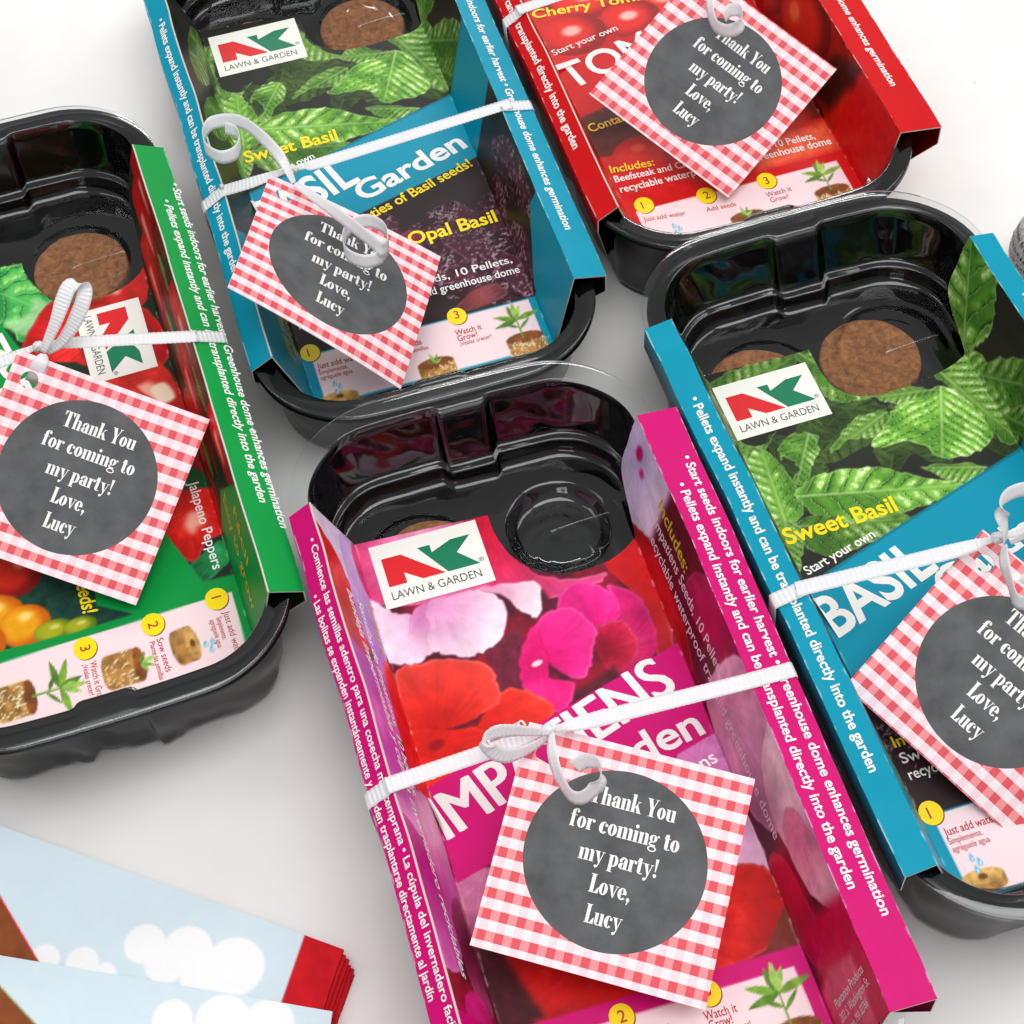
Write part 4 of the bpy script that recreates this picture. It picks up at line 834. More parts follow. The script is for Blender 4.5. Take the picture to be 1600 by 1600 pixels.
class KitLetters(Letters):
    """marks on the sleeve: surface 'P' (inner walls and middle panel, unrolled s), 'L' and 'R' (ledges, distance from the fold)"""
    def __init__(self, kit, foldsurf):
        self.kit = kit; self.fold = foldsurf; self.panel = 'P'
        super().__init__(self.s3)
    def s3(self, a, b, h):
        x, y, th, zk, sl, dl, sr, dr = self.kit
        if self.panel == 'P':
            u, z = self.fold(a, b, h)
            b = b - 3.2 * sstep(-60, -95, b) * (1 - np.clip(max(FL - a, a - FR) / 28, 0, 1)); p = (u, b, z)
        elif self.panel == 'L':
            k = math.hypot(sl, dl); p = (-50 - a * sl / k - h * dl / k, b, -a * dl / k + h * sl / k)
        else:
            k = math.hypot(sr, dr); p = (50 + a * sr / k + h * dr / k, b, -a * dr / k + h * sr / k)
        return tuple(float(t) for t in warp(*p))
class Router(Letters):
    """sends every line of print to the part of the sleeve it stands on"""
    def __init__(self, kit, fold): self.kit = kit; self.fold = fold; self.panel = 'P'; self.sub = {}; self.cnt = 0
    def add(self, pts, polys, ink, lift=0.0):
        x = float(np.mean([p[0] for p in pts])); key = self.panel if self.panel != 'P' else ('WL' if x < FL else 'WR' if x > FR else 'P')
        ym = float(np.mean([p[1] for p in pts])); key += 'N' if self.panel == 'P' and ym < -72.5 else ''
        if key not in self.sub: self.sub[key] = KitLetters(self.kit, self.fold); self.sub[key].panel = self.panel
        self.sub[key].add(pts, polys, ink, lift)
    def parts(self): return [({'P': 'panel_lettering', 'L': 'ledge_lettering', 'R': 'ledge_lettering', 'WL': 'wall_lettering', 'WR': 'wall_lettering', 'PN': 'step_lettering', 'WLN': 'address_lettering', 'WRN': 'address_lettering'}[k], q) for k, q in self.sub.items()]

def logo(L, x0, y0, x1, y1, sideways=False):
    """white label with the red and green NK letters; coordinates 0-100 across, 0-70 down its own frame"""
    if not sideways:
        T = lambda px, py: (x0 + (x1 - x0) * px / 100, y0 + (y1 - y0) * (1 - py / 70))
    else:   # reads down the panel
        T = lambda px, py: (x1 - (x1 - x0) * py / 70, y1 - (y1 - y0) * px / 100)
    P = lambda pts, ink, l: L.poly([T(*p) for p in pts][::-1], ink, l)
    P([(0, 0), (100, 0), (100, 70), (0, 70)], 'label', 0)
    P([(8, 16), (26, 16), (60, 47.5), (39, 47.5), (24.5, 36), (24.5, 47.5), (8, 47.5)], 'logored', .05)
    P([(42, 14), (53.5, 14), (53.5, 22.5), (73, 14), (91, 14), (75, 29.5), (92, 47.5), (62.5, 47.5)], 'logogreen', .05)
    a, b = T(8, 62), T(90, 62)
    L.text('LAWN & GARDEN', a, b, abs(y1 - y0 if not sideways else x1 - x0) / 70 * 8.6, 'black', -.004, lift=.06)
    a, b = T(91.5, 46), T(96.5, 46)
    L.text('®', a, b, abs(y1 - y0 if not sideways else x1 - x0) / 70 * 4.2, 'black', .0, lift=.06)

def step_marks(BD, xs, y, r, d=0):
    for i, (x, yy) in enumerate(xs):
        BD[i].disc(x + .25, yy - .25, r, 'brown', lift=0); BD[i].disc(x, yy, r, 'yellow', lift=.02)

def lettering(kind, kit, fold):
    L = Router(kit, fold); LG = KitLetters(kit, fold); BD = [KitLetters(kit, fold) for _ in range(3)]; d = {'teal': -3.0}.get(kind, 0)
    S1 = '• Start seeds indoors for earlier harvest • Greenhouse dome enhances germination'; S2 = '• Pellets expand instantly and can be transplanted directly into the garden'
    B = .022
    if kind in ('teal', 'basil'):
        L.panel = 'L'; L.text(S2, (5.6, 75.5 if kind == 'teal' else 64.6), (5.6, -55 if kind == 'teal' else -66), 2.75, 'white', B, up=(-1, 0))
        L.panel = 'R'; L.text(S1, (4.2, 69), (4.2, -73.4), 2.75, 'white', B, up=(1, 0))
        L.panel = 'P'
        L.text('Sweet Basil', (-39.6 if kind == 'basil' else -38, 22.2 + d), (-3.2, 22.7 + d), 5.6, 'yellow', .022)
        L.text('Start your own', (-38, 10.2 + d), (-13.5, 16.3 + d), 3.0, 'white', .014)
        L.text('BASIL', (-38.2, -12.2 + d), (-.6, -.2 + d), 13.4, 'white', .024)
        L.text('Garden', (-2.3, -10.4 + d), (40.4, 3.6 + d), 8.8, 'white', .026)
        L.text('Contains 3 varieties of Basil seeds!', (-37, -31 + d), (39.5, -6.3 + d), 4.3, 'yellow', .018)
        L.text('Dark Opal Basil', (-10.5, -36.5 + d), (40.2, -35.2 + d), 5.6, 'yellow', .022)
        L.text('Includes:', (-37.6, -50.2 + d), (-20, -50.2 + d), 3.5, 'yellow', .014)
        L.text('Sweet & Dark Opal Seeds, 10 Pellets,', (-37.6, -55.4 + d), (39.4, -55.3 + d), 3.2, 'white', .012)
        L.text('recyclable waterproof tray and greenhouse dome', (-37.6, -60.6 + d), (40.6, -60.4 + d), 3.2, 'white', .012)
        logo(LG, *((-39.3, 63.2, -7.4, 85.2) if kind == 'basil' else (-37.6, 66.4, -3.6, 89.4)))
        step_marks(BD, [(-36.6, -70.7 + d), (-12, -70.9 + d), (14.4, -71.2 + d)], 0, 3.3)
        for q, (s, x) in enumerate((('1', -36.7), ('2', -12), ('3', 14.4))): BD[q].text(s, (x - .75, -72.1 + d), (x + .85, -72.1 + d), 3, 'red', .008, lift=.04, fit=False)
        L.text('Just add water', (-35.8, -77.4 + d), (-20.5, -77.7 + d), 2.1, 'red', .008); L.text('Simplemente,', (-35.8, -79.7 + d), (-26, -79.8 + d), 1.6, 'red', 0); L.text('agréguele agua', (-35.8, -81.8 + d), (-25, -82.0 + d), 1.6, 'red', 0)
        L.text('Sow seeds', (-11.5, -78 + d), (0, -78.2 + d), 2.1, 'red', .008); L.text('Plante las semillas', (-11.5, -80.4 + d), (1.6, -80.6 + d), 1.6, 'red', 0)
        L.text('Watch it', (11.8, -78.4 + d), (21, -78.4 + d), 2.1, 'red', .008); L.text('Grow!', (11.9, -80.7 + d), (18.8, -80.7 + d), 2.1, 'red', .008); L.text('¡Véalas crecer!', (12, -82.6 + d), (23, -82.6 + d), 1.6, 'red', 0)
        # on the left inner wall, seen edge-on
        L.text('Dark Opal Basil', (-52, -48 + d), (-52, -78 + d), 4.6, 'gold', .02, up=(1, 0)); L.text('Albahaca', (-46, -52 + d), (-46, -74 + d), 3.6, 'gold', .014, up=(1, 0))
    if kind == 'pink':
        L.panel = 'R'; L.text(S1, (7.9, 77.3), (7.9, -71.9), 2.75, 'white', .02, up=(1, 0)); L.text(S2, (2.9, 68.2), (2.6, -63), 2.75, 'white', .02, up=(1, 0))
        L.panel = 'L'
        L.text('• Comience las semillas adentro para una cosecha más temprana • La cúpula del invernadero facilita la germinación', (4.1, 83.7), (3.3, -94), 2.3, 'white', .016, up=(-1, 0))
        L.text('• Las bolitas se expanden instantáneamente y pueden trasplantarse directamente al jardín', (7.9, 65.9), (7.3, -57.9), 2.3, 'white', .016, up=(-1, 0))
        L.panel = 'P'
        L.text('Includes:', (61.2, 67.9), (60, 44), 4.0, 'gold', .012, up=(1, 0)); L.text('Impatiens Seeds, 10 Pellets,', (55.3, 66), (56, 10), 3.4, 'cream', .004, up=(1, 0)); L.text('recyclable waterproof tray and greenhouse dome', (49.8, 65.8), (50.4, -37.3), 3.4, 'cream', .004, up=(1, 0))
        for i, s in enumerate(('Plantation Products', '202 S. Washington St.', 'Norton, MA 02766')): L.text(s, (47, -82.4 - i * 3.4), ((66.5, 66.8, 62.5)[i], -82.3 - i * 3.4), 2.2, 'cream', 0)
        L.text('Incluye:', (-44, 71), (-46.2, 51.5), 3.6, 'gold', .01, up=(1, 0)); L.text('Semillas de Impatiens, 10 bolitas,', (-52.6, 68.8), (-54.6, 2), 3.2, 'white', .014, shear=.25, up=(1, 0)); L.text('bandeja impermeable y cúpula invernadero reciclables', (-59, 69.4), (-58.2, -52), 3.5, 'white', .014, shear=.25, up=(1, 0))
        logo(LG, -36.2, 69.6, -2.5, 92.6)
        L.text('Start your own', (-38, 11.8), (-7.9, 20.4), 3.1, 'white', .012)
        [L.text('IMPATIENS', (-38.4 + q, -7), (36.8 + q, 18.2), 13.2, 'white', 0, lift=.012 + .008 * i) for i, q in enumerate((-.45, -.15, .15, .45))]
        L.text('Garden', (-4.5, -5.4), (39.6, 2.6), 8.8, 'white', .02)
        L.text('Mixed Impatiens', (1, -17.4), (40, -6.9), 4.1, 'white', .014)
        step_marks(BD, [(-36.4, -67.6), (-9, -67.6), (14.4, -68.3)], 0, 3.3)
        for q, (s, x) in enumerate((('1', -36.5), ('2', -9), ('3', 14.4))): BD[q].text(s, (x - .85, -69), (x + .85, -69), 3, 'red', .008, lift=.04, fit=False)
        L.text('Just add water', (-35.8, -73.8), (-20.5, -74), 2.1, 'red', .008); L.text('Sow seeds', (-8.5, -74.3), (3, -74.5), 2.1, 'red', .008)
        L.text('Watch it', (11.2, -74.3), (20, -74.4), 2.1, 'red', .008); L.text('Grow!', (11.6, -76.6), (17.9, -76.6), 2.1, 'red', .008); L.text('¡Véalas crecer!', (11.6, -78.6), (22, -78.6), 1.6, 'red', 0)
    if kind == 'tomato':
        L.panel = 'L'; L.text(S2, (5.8, 70), (5.8, -63), 2.75, 'white', B, up=(-1, 0))
        L.panel = 'R'; L.text(S1, (6.6, 70), (6.6, -72.8), 2.75, 'white', B, up=(1, 0))
        L.panel = 'P'
        L.text('Cherry Tomatoes', (-39.6, 31.5), (17, 26), 4.6, 'yellow', .018)
        L.text('Start your own', (-38.6, 9.4), (-11.5, 14.6), 3.0, 'white', .012)
        L.text('TOMATO', (-38.6, -9.8), (36, 7), 12.6, 'white', .018)
        L.text('Contains 3 varieties of Tomato seeds!', (-38.8, -33.2), (38, -25), 4.0, 'yellow', .016)
        L.text('Includes:', (-38.6, -54.8), (-22.8, -56.4), 3.6, 'yellow', .014); L.text('Beefsteak and Cherry Tomato Seeds, 10 Pellets,', (-38.6, -59.6), (35.6, -63.2), 3.1, 'white', .014); L.text('recyclable waterproof tray and greenhouse dome', (-38.4, -64.8), (40, -67.2), 3.1, 'white', .014)
        step_marks(BD, [(-32.9, -72.3), (-10.9, -74.9), (11.4, -75.3)], 0, 3.4)
        for q, (s, x, yy) in enumerate((('1', -32.9, -72.3), ('2', -10.9, -74.9), ('3', 11.4, -75.3))): BD[q].text(s, (x - .85, yy - 1.4), (x + .85, yy - 1.4), 3, 'brown', .004, lift=.04, fit=False)
        L.text('Just add water', (-35.4, -78.8), (-20.8, -80.4), 1.9, 'red', 0); L.text('Add seeds', (-13.4, -81.4), (-2.8, -82.1), 1.9, 'red', 0); L.text('Watch it', (8.7, -81.9), (18, -81.8), 2, 'red', 0); L.text('Grow!', (9.1, -84.4), (15.7, -84.5), 2, 'red', 0)
        logo(LG, -36, 52, -4, 75)
    if kind == 'green':
        L.panel = 'R'; L.text(S1, (9.6, 77.3), (10, -72.2), 2.7, 'white', .018, shear=.2, up=(1, 0)); L.text(S2, (4.6, 68.4), (6, -62.5), 2.7, 'white', .018, shear=.2, up=(1, 0))
        L.panel = 'P'
        logo(LG, 15.4, 20.5, 37.4, 52.4, True)
        L.text('Jalapeno Peppers', (36.3, -29.2), (36.3, -63.8), 3.2, 'white', .01, up=(1, 0)); L.text('with 3 kinds of seeds!', (-4.8, -20), (-4.4, -66), 4.4, 'yellow', .02, shear=.15, up=(1, 0))
        L.text('PEPPER', (-22.5, 62), (-8.5, -6), 11, 'white', .018, up=(.97, .2)); 
        L.text('Easy to grow', (54, -48), (50, -86), 4.2, 'gold', .01, up=(1, 0)); L.text('Fácil', (61, -58), (58, -76), 3.6, 'gold', .01, up=(1, 0))
        step_marks(BD, [(34.9, -73.3), (14.7, -75.3), (-6.2, -76.4)], 0, 3.5)
        for q, (s, x, yy) in enumerate((('1', 34.9, -73.3), ('2', 14.7, -75.3), ('3', -6.2, -76.4))): BD[q].text(s, (x - 1.4, yy + .8), (x - 1.4, yy - .8), 3, 'red', .008, lift=.04, up=(1, 0), fit=False)
        L.text('Just add water', (35.6, -77.9), (35.9, -92.6), 2, 'red', 0, up=(1, 0)); L.text('Simplemente,', (33.2, -79), (33.4, -86.3), 1.6, 'red', 0, up=(1, 0)); L.text('agréguele agua', (31.2, -79.2), (31.4, -88.4), 1.6, 'red', 0, up=(1, 0))
        L.text('Sow seeds', (14.6, -80), (15, -91), 2, 'red', 0, up=(1, 0)); L.text('Plante las semillas', (12.4, -80.4), (12.6, -92.9), 1.6, 'red', 0, up=(1, 0))
        L.text('Watch it Grow!', (-5.8, -81), (-6, -94), 2, 'red', 0, up=(1, 0)); L.text('¡Véalas crecer!', (-8.1, -81.2), (-8, -91.1), 1.6, 'red', 0, up=(1, 0))
    return L.parts() + [('logo_label', LG)] + [('step_badge', b) for b in BD]

# ------------------------------------------------------------------ ribbons
def strip_mesh(path, wid, width, ribs=.10, per=1.15, step=.3, taper=None):
    path = np.asarray(path, float); wid = np.asarray(wid, float)
    seg = np.r_[0, np.cumsum(np.linalg.norm(np.diff(path, axis=0), axis=1))]
    n = int(seg[-1] / step) + 2; t = np.linspace(0, seg[-1], n)
    P = np.column_stack([np.interp(t, seg, path[:, k]) for k in range(3)]); W = np.column_stack([np.interp(t, seg, wid[:, k]) for k in range(3)])
    T = np.gradient(P, axis=0); T /= np.linalg.norm(T, axis=1)[:, None] + 1e-9
    W = W - (W * T).sum(1)[:, None] * T; W /= np.linalg.norm(W, axis=1)[:, None] + 1e-9
    N = np.cross(T, W)
    wd = width * (np.interp(t, seg, taper) if taper is not None else np.ones(n))
    rb = ribs * np.sin(2 * math.pi * t / per)
    rows = []
    for k in np.linspace(-.5, .5, 5):
        rows.append(P + W * (k * wd)[:, None] + N * (rb + .05 * (1 - (2 * k) ** 2) * wd / width)[:, None])
    V = np.stack(rows, 1).reshape(-1, 3); return V, grid_faces(n, 5)
def build_ribbon(kind, kit, vL, vM, vR, uk, zk2, kd):
    """band round the kit at v = vL (left ledge), through the knot at (uk, vM, zk2), to vR on the right ledge, and the curled tails"""
    x, y, th, zk, sl, dl, sr, dr = kit
    zb = -(HT + zk) + .4; g = .5
    uo = -50 - sl - g; ur = 50 + sr + g
    pts = [(uo + 2.8, vL - .6, zb + 1), (uo + .1, vL - .3, -dl - 3), (uo, vL, -dl - .3), (uo + .35, vL, -dl + .35), (-50, vL + .3, g + .05), (-49.4, vL + .3, g + .02)]
    mid = [(uk - 14, vL + (vM - vL) * .78, zk2 * .7), (uk - 4, vM + (vL - vM) * .05, zk2), (uk, vM, zk2 + .4), (uk + 4, vM + (vR - vM) * .04, zk2), (uk + 14, vM + (vR - vM) * .2, zk2 * .7)]
    end = [(49.4, vR - .3, g + .02), (50, vR - .3, g + .05), (ur - .35, vR, -dr + .35), (ur, vR, -dr - .3), (ur - .1, vR + .3, -dr - 3), (ur - 2.8, vR + .5, zb + 1)]
    P = np.array(pts + mid + end, float)
    taper = [1, 1, 1, 1, 1, 1, .95, .45, .3, .45, .95, 1, 1, 1, 1, 1, 1]
    wid = [(0, 1, 0)] * 6 + [(0, 1, .1), (0, .8, .5), (0, .6, .8), (0, .8, .5), (0, 1, .1)] + [(0, 1, 0)] * 6
    Q = catmull(P[4:13], 10); tp = np.interp(np.linspace(0, 1, len(Q)), np.linspace(0, 1, 9), taper[4:13]); wq = np.column_stack([np.interp(np.linspace(0, 1, len(Q)), np.linspace(0, 1, 9), np.array(wid)[4:13, k]) for k in range(3)])
    Q = np.concatenate([P[:4], Q, P[13:]]); tp = np.r_[taper[:4], tp, taper[13:]]; wq = np.concatenate([np.array(wid, float)[:4], wq, np.array(wid, float)[13:]])
    V, F = strip_mesh(Q, wq, 4.8, .10, 1.45, .28, tp)
    ca, sa = math.cos(-th), math.sin(-th)
    ax = np.array([0, .35, 1.0]); ax = np.array([ca * ax[0] - sa * ax[1], sa * ax[0] + ca * ax[1], ax[2]])
    for key, pts in kd.items():
        C = catmull(np.array(pts, float), 10); n = len(C)
        w0 = np.array([.7, .7, .25]) if key == 'loop' else np.array([.85, .3, .3])
        k = sstep(0, .35, np.linspace(0, 1, n))[:, None]
        if kind == 'green': w0 = np.array([ca * .94 - sa * -.28, sa * .94 + ca * -.28, -.19]); k = k * 0
        if kind == 'pink' and key == 'loop': k = k * 0 + 1
        W = w0 * (1 - k) + ax * k
        tpr = np.r_[np.interp(np.linspace(0, 1, n), [0, .08, .25, 1], [.35, .6, 1, 1])]
        if key == 'loop' and kind in ('green', 'pink', 'basil'): tpr = np.interp(np.linspace(0, 1, n), [0, .1, .3, .75, .92, 1], [.35, .6, 1, 1, .6, .35])
        v2, f2 = strip_mesh(C, W, 4.8, .09 if key == 'loop' and kind in ('green', 'pink') else .03, 1.2, .28, tpr)
        F = np.concatenate([F, f2 + len(V)]); V = np.concatenate([V, v2])
    # the knot: three small tight turns
    rs = np.random.RandomState(3)
    for a0, r, w in ((.3, 1.5, 2.2), (1.4, 1.3, 2.0), (2.5, 1.6, 1.8)):
        t = np.linspace(0, 2 * math.pi, 26); e1 = np.array([math.cos(a0), math.sin(a0), 0]); e2 = np.array([0, 0, 1.0])
        C = np.array([uk, vM, zk2 + .3]) + r * np.cos(t)[:, None] * e1 * 1.1 + r * np.sin(t)[:, None] * e2 * .8
        v2, f2 = strip_mesh(C, np.repeat([np.cross(e1, e2)], 26, 0), w, .08, 1.0, .25)
        F = np.concatenate([F, f2 + len(V)]); V = np.concatenate([V, v2])
    return make_mesh('ribbon', V, F, [M_ribbon])

# ------------------------------------------------------------------ gift tags
def build_tag(bend):
    T = 61.8; h = T / 2; hx, hy, hr = -24.4, 23.2, 2.75
    n = 124; g = np.linspace(-h, h, n + 1); X, Y = np.meshgrid(g, g)
    d = np.hypot(X - hx, Y - hy); res = g[1] - g[0]
    nearm = np.abs(d - hr) < .75 * res; s = np.where(nearm, hr / np.maximum(d, 1e-6), 1)
    X2 = hx + (X - hx) * s; Y2 = hy + (Y - hy) * s
    keep = (d > hr - .75 * res)
    def surf(a, b, hh=0.0): 
        r = (a * .7 - b * .7) / h
        return np.stack([a, b, bend * (r * r - .4) + hh + 0 * a], -1) if isinstance(a, np.ndarray) else (a, b, bend * (r * r - .4) + hh)
    V = surf(X2, Y2).reshape(-1, 3); F = grid_faces(n + 1, n + 1); kv = keep.ravel(); F = F[kv[F].all(1)]
    top = len(V); 
    me = make_mesh('gift_tag', V, F, [M_tag, M_tagedge], None, False)
    uvl = me.uv_layers.new(name='tag'); li = np.empty(len(me.loops), np.int32); me.loops.foreach_get('vertex_index', li)
    uv = np.stack([X2.ravel(), Y2.ravel()], -1)[li]; uvl.data.foreach_set('uv', uv.astype(np.float32).ravel())
    return me, surf
def rodrigues(w):
    a = np.linalg.norm(w); k = np.array(w) / a; K = np.array([[0, -k[2], k[1]], [k[2], 0, -k[0]], [-k[1], k[0], 0]])
    return np.eye(3) + math.sin(a) * K + (1 - math.cos(a)) * K @ K

# ------------------------------------------------------------------ the table
tb = make_mesh('table', *(lambda n: (np.stack(np.meshgrid(np.linspace(-900, 900, n), np.linspace(-700, 1100, n)), -1).reshape(-1, 2), grid_faces(n, n)))(2) if False else ([(-900, -700, 0), (900, -700, 0), (900, 1100, 0), (-900, 1100, 0), (-900, -700, -25), (900, -700, -25), (900, 1100, -25), (-900, 1100, -25)], [(0, 1, 2, 3), (4, 7, 6, 5), (0, 4, 5, 1), (1, 5, 6, 2), (2, 6, 7, 3), (3, 7, 4, 0)]), [M_table], None, False)
tag(link('table', tb), 'white plastic table top the kits and napkins lie on', 'table', kind='structure')

# ------------------------------------------------------------------ put the kits together
LABELS = dict(
    pink=('seed kit in a magenta impatiens sleeve, nearest the camera', 'pink'), teal=('seed kit in a teal basil sleeve behind the magenta one', ''),
    basil=('seed kit in a teal basil sleeve, right of the magenta one', ''), tomato=('seed kit in a red tomato sleeve at the back', ''), green=('seed kit in a green pepper sleeve at the left', ''))
LEDGE = dict(pink=rgb(206, 0, 112), teal=rgb(0, 148, 176), basil=rgb(0, 148, 176), tomato=rgb(206, 10, 16), green=rgb(0, 150, 64))
OUTER = dict(pink=rgb(150, 20, 70), teal=rgb(40, 30, 34), basil=rgb(40, 26, 32), tomato=rgb(130, 16, 12), green=rgb(40, 60, 24))
RES = dict(pink=.42, basil=.42, teal=.45, tomato=.5, green=.48)
FLANGE = dict(pink=1.2, teal=7.6, basil=6.2, tomato=7.6, green=7.6)
RIB = dict(pink=(-.2, 1.0, .6, -6.8, 3.2), teal=(-20.4, -24.5, -12.2, -26.1, 6.5), basil=(-9, -13.6, -10, 5.5, 4.5), tomato=(6.6, 10, 14, 10, 5.0), green=(10, 12.4, 5, 4.4, 5.5))
PELLETS = dict(pink=[(-18.5, 82.5)], teal=[(20.5, 78.5), (-21, 80)], basil=[(14, 81.6), (-24.5, 82)], tomato=[(21, 80)], green=[(21.3, 75.2), (-21, 79)])
NAMES = dict(pink='magenta impatiens', teal='teal basil', basil='teal basil', tomato='red tomato', green='green pepper')
WHERE = dict(pink='magenta impatiens kit', teal='teal basil kit at the back', basil='teal basil kit at the right edge', tomato='red tomato kit', green='green pepper kit')
painters = dict(pink=lambda c: paint_pink(c), teal=lambda c: paint_basil(c, -3.0), basil=lambda c: paint_basil(c, 0.0), tomato=lambda c: paint_tomato(c), green=lambda c: paint_green(c))
seedn = 0
def pellet_mesh(seed):
    n, m = 72, 16; R = 16.4; rs = np.random.RandomState(seed); rows = []
    prof = [(R * .97, -8), (R, -7), (R, -1.3), (R * .985, -.5), (R * .955, -.1)] + [(R * .95 * (1 - t), 0) for t in np.linspace(0, 1, m)[1:]]
    th = np.linspace(0, 2 * math.pi, n, endpoint=False)
    for i, (r, z) in enumerate(prof):
        X = r * np.cos(th); Y = r * np.sin(th); k = 1.0 * (fbm(X * .5 + 40 + seed * 9, Y * .5 + 40, seed, 4) - .5) * (1 if i > 2 else .3)
        rr = 1 + .012 * (fbm(np.cos(th) * 3 + 20, np.sin(th) * 3 + 20 + z * .2, seed + 2, 3) - .5) * 2
        hole = -1.4 * np.exp(-(r / 2.2) ** 2)
        rows.append(np.column_stack([X * rr, Y * rr, z + k + hole]))
    return make_mesh('peat_pellet', np.concatenate(rows), grid_faces(len(rows), n, True), [M_pellet])
for kind, kit in KITS.items():
    x, y, th, zk, sl, dl, sr, dr = kit
    seedn += 1
    root = empty('seed_kit', (x, y, 0), th)
    tag(root, LABELS[kind][0], 'seed kit', 'party favour seed kits tied with ribbon')
    def sub(name, me, parent=root):
        o = link(name, me, parent)
        if parent is root: o.location = (0, 0, (HT + zk) * S)
        return o
    sub('tray', build_tray(zk, FLANGE[kind], min(sl, sr) - .8, kind, 5.0 if kind == 'green' else 1.2, seedn))
    sub('dome', build_dome(zk, min(sl, sr) - .5, dict(basil=0, teal=-3.5, green=-6.5).get(kind, 1), kind))
    cv = Canvas(RES[kind], 100 * seedn); painters[kind](cv)
    me, fold = build_sleeve('sleeve', kind, cv, kit, LEDGE[kind], OUTER[kind])
    slv = sub('sleeve', me)
    md = slv.modifiers.new('thickness', 'SOLIDIFY'); md.thickness = .0004; md.offset = -1; md.use_rim_only = True; md.material_offset_rim = 1
    for nm, q in lettering(kind, kit, fold):
        if q.v: q.obj(nm, slv)
    M = Matrix.Translation(Vector((x, y, HT + zk)) * S) @ Matrix.Rotation(th, 4, 'Z')
    # pellets: lie in the tray's cells, under the clear dome
    for i, (pu, pv) in enumerate(PELLETS[kind]):
        o = link('peat_pellet', pellet_mesh(seedn * 10 + i)); o.matrix_world = M @ Matrix.Translation(Vector((pu, pv, -29.6)) * S) @ Matrix.Rotation(seedn + i, 4, 'Z')
        first = pu > 0
        lab = dict(pink='brown peat pellet mostly hidden behind the logo label of the magenta kit',
                   teal='round brown peat pellet right of the logo label in the back teal kit' if first else 'brown peat pellet hidden under the logo label of the back teal kit',
                   basil='whole round brown peat pellet in the teal kit at the right edge' if first else 'brown peat pellet half hidden above the logo label in the right teal kit',
                   tomato='brown peat pellet at the far end of the red tomato kit', green='round brown peat pellet under clear plastic in the green pepper kit' if first else 'brown peat pellet behind the printed leaf of the green pepper kit')[kind]
        tag(o, lab, 'peat pellet', 'compressed peat pellets in the trays')
    vL, vM, vR, uk, zr = RIB[kind]
    o = link('ribbon', build_ribbon(kind, kit, vL, vM, vR, uk, zr, DATA['curls'][kind])); o.matrix_world = M
    so = o.modifiers.new('thickness', 'SOLIDIFY'); so.thickness = .00012
    tag(o, 'white curling ribbon tied round the ' + WHERE[kind], 'ribbon', 'white ribbons round the kits')
    px, py, pz, wx, wy, wz, T = TAGS[kind]
    me, surf = build_tag(dict(teal=-2.2, pink=-.9, green=1.0, tomato=.5, basil=-1.3)[kind])
    R = rodrigues((wx, wy, wz)); k = T / 61.8
    o = link('gift_tag', me); o.matrix_world = Matrix.Translation(Vector((px, py, pz + HT)) * S) @ Matrix([list(r) for r in R]).to_4x4() @ Matrix.Scale(k, 4)
    so = o.modifiers.new('thickness', 'SOLIDIFY'); so.thickness = .0003; so.offset = -1; so.material_offset = 1; so.material_offset_rim = 1
    tag(o, 'red gingham thank you tag lying on the ' + WHERE[kind], 'gift tag', 'gingham thank you tags')
    L = Letters(lambda a, b, h: surf(a, b, h)); L.h = .05
    for s, x0, x1, yb in (('Thank You', -10.4, 12.6, 13.6), ('for coming to', -14.1, 15.2, 6.0), ('my party!', -9.7, 11.2, -1.9), ('Love,', -5.1, 5.9, -9.7), ('Lucy', -4.4, 5.1, -17.6)):
        fat_text(L, s, x0, x1, yb, 4.9, 'white')
    L.obj('lettering', o)

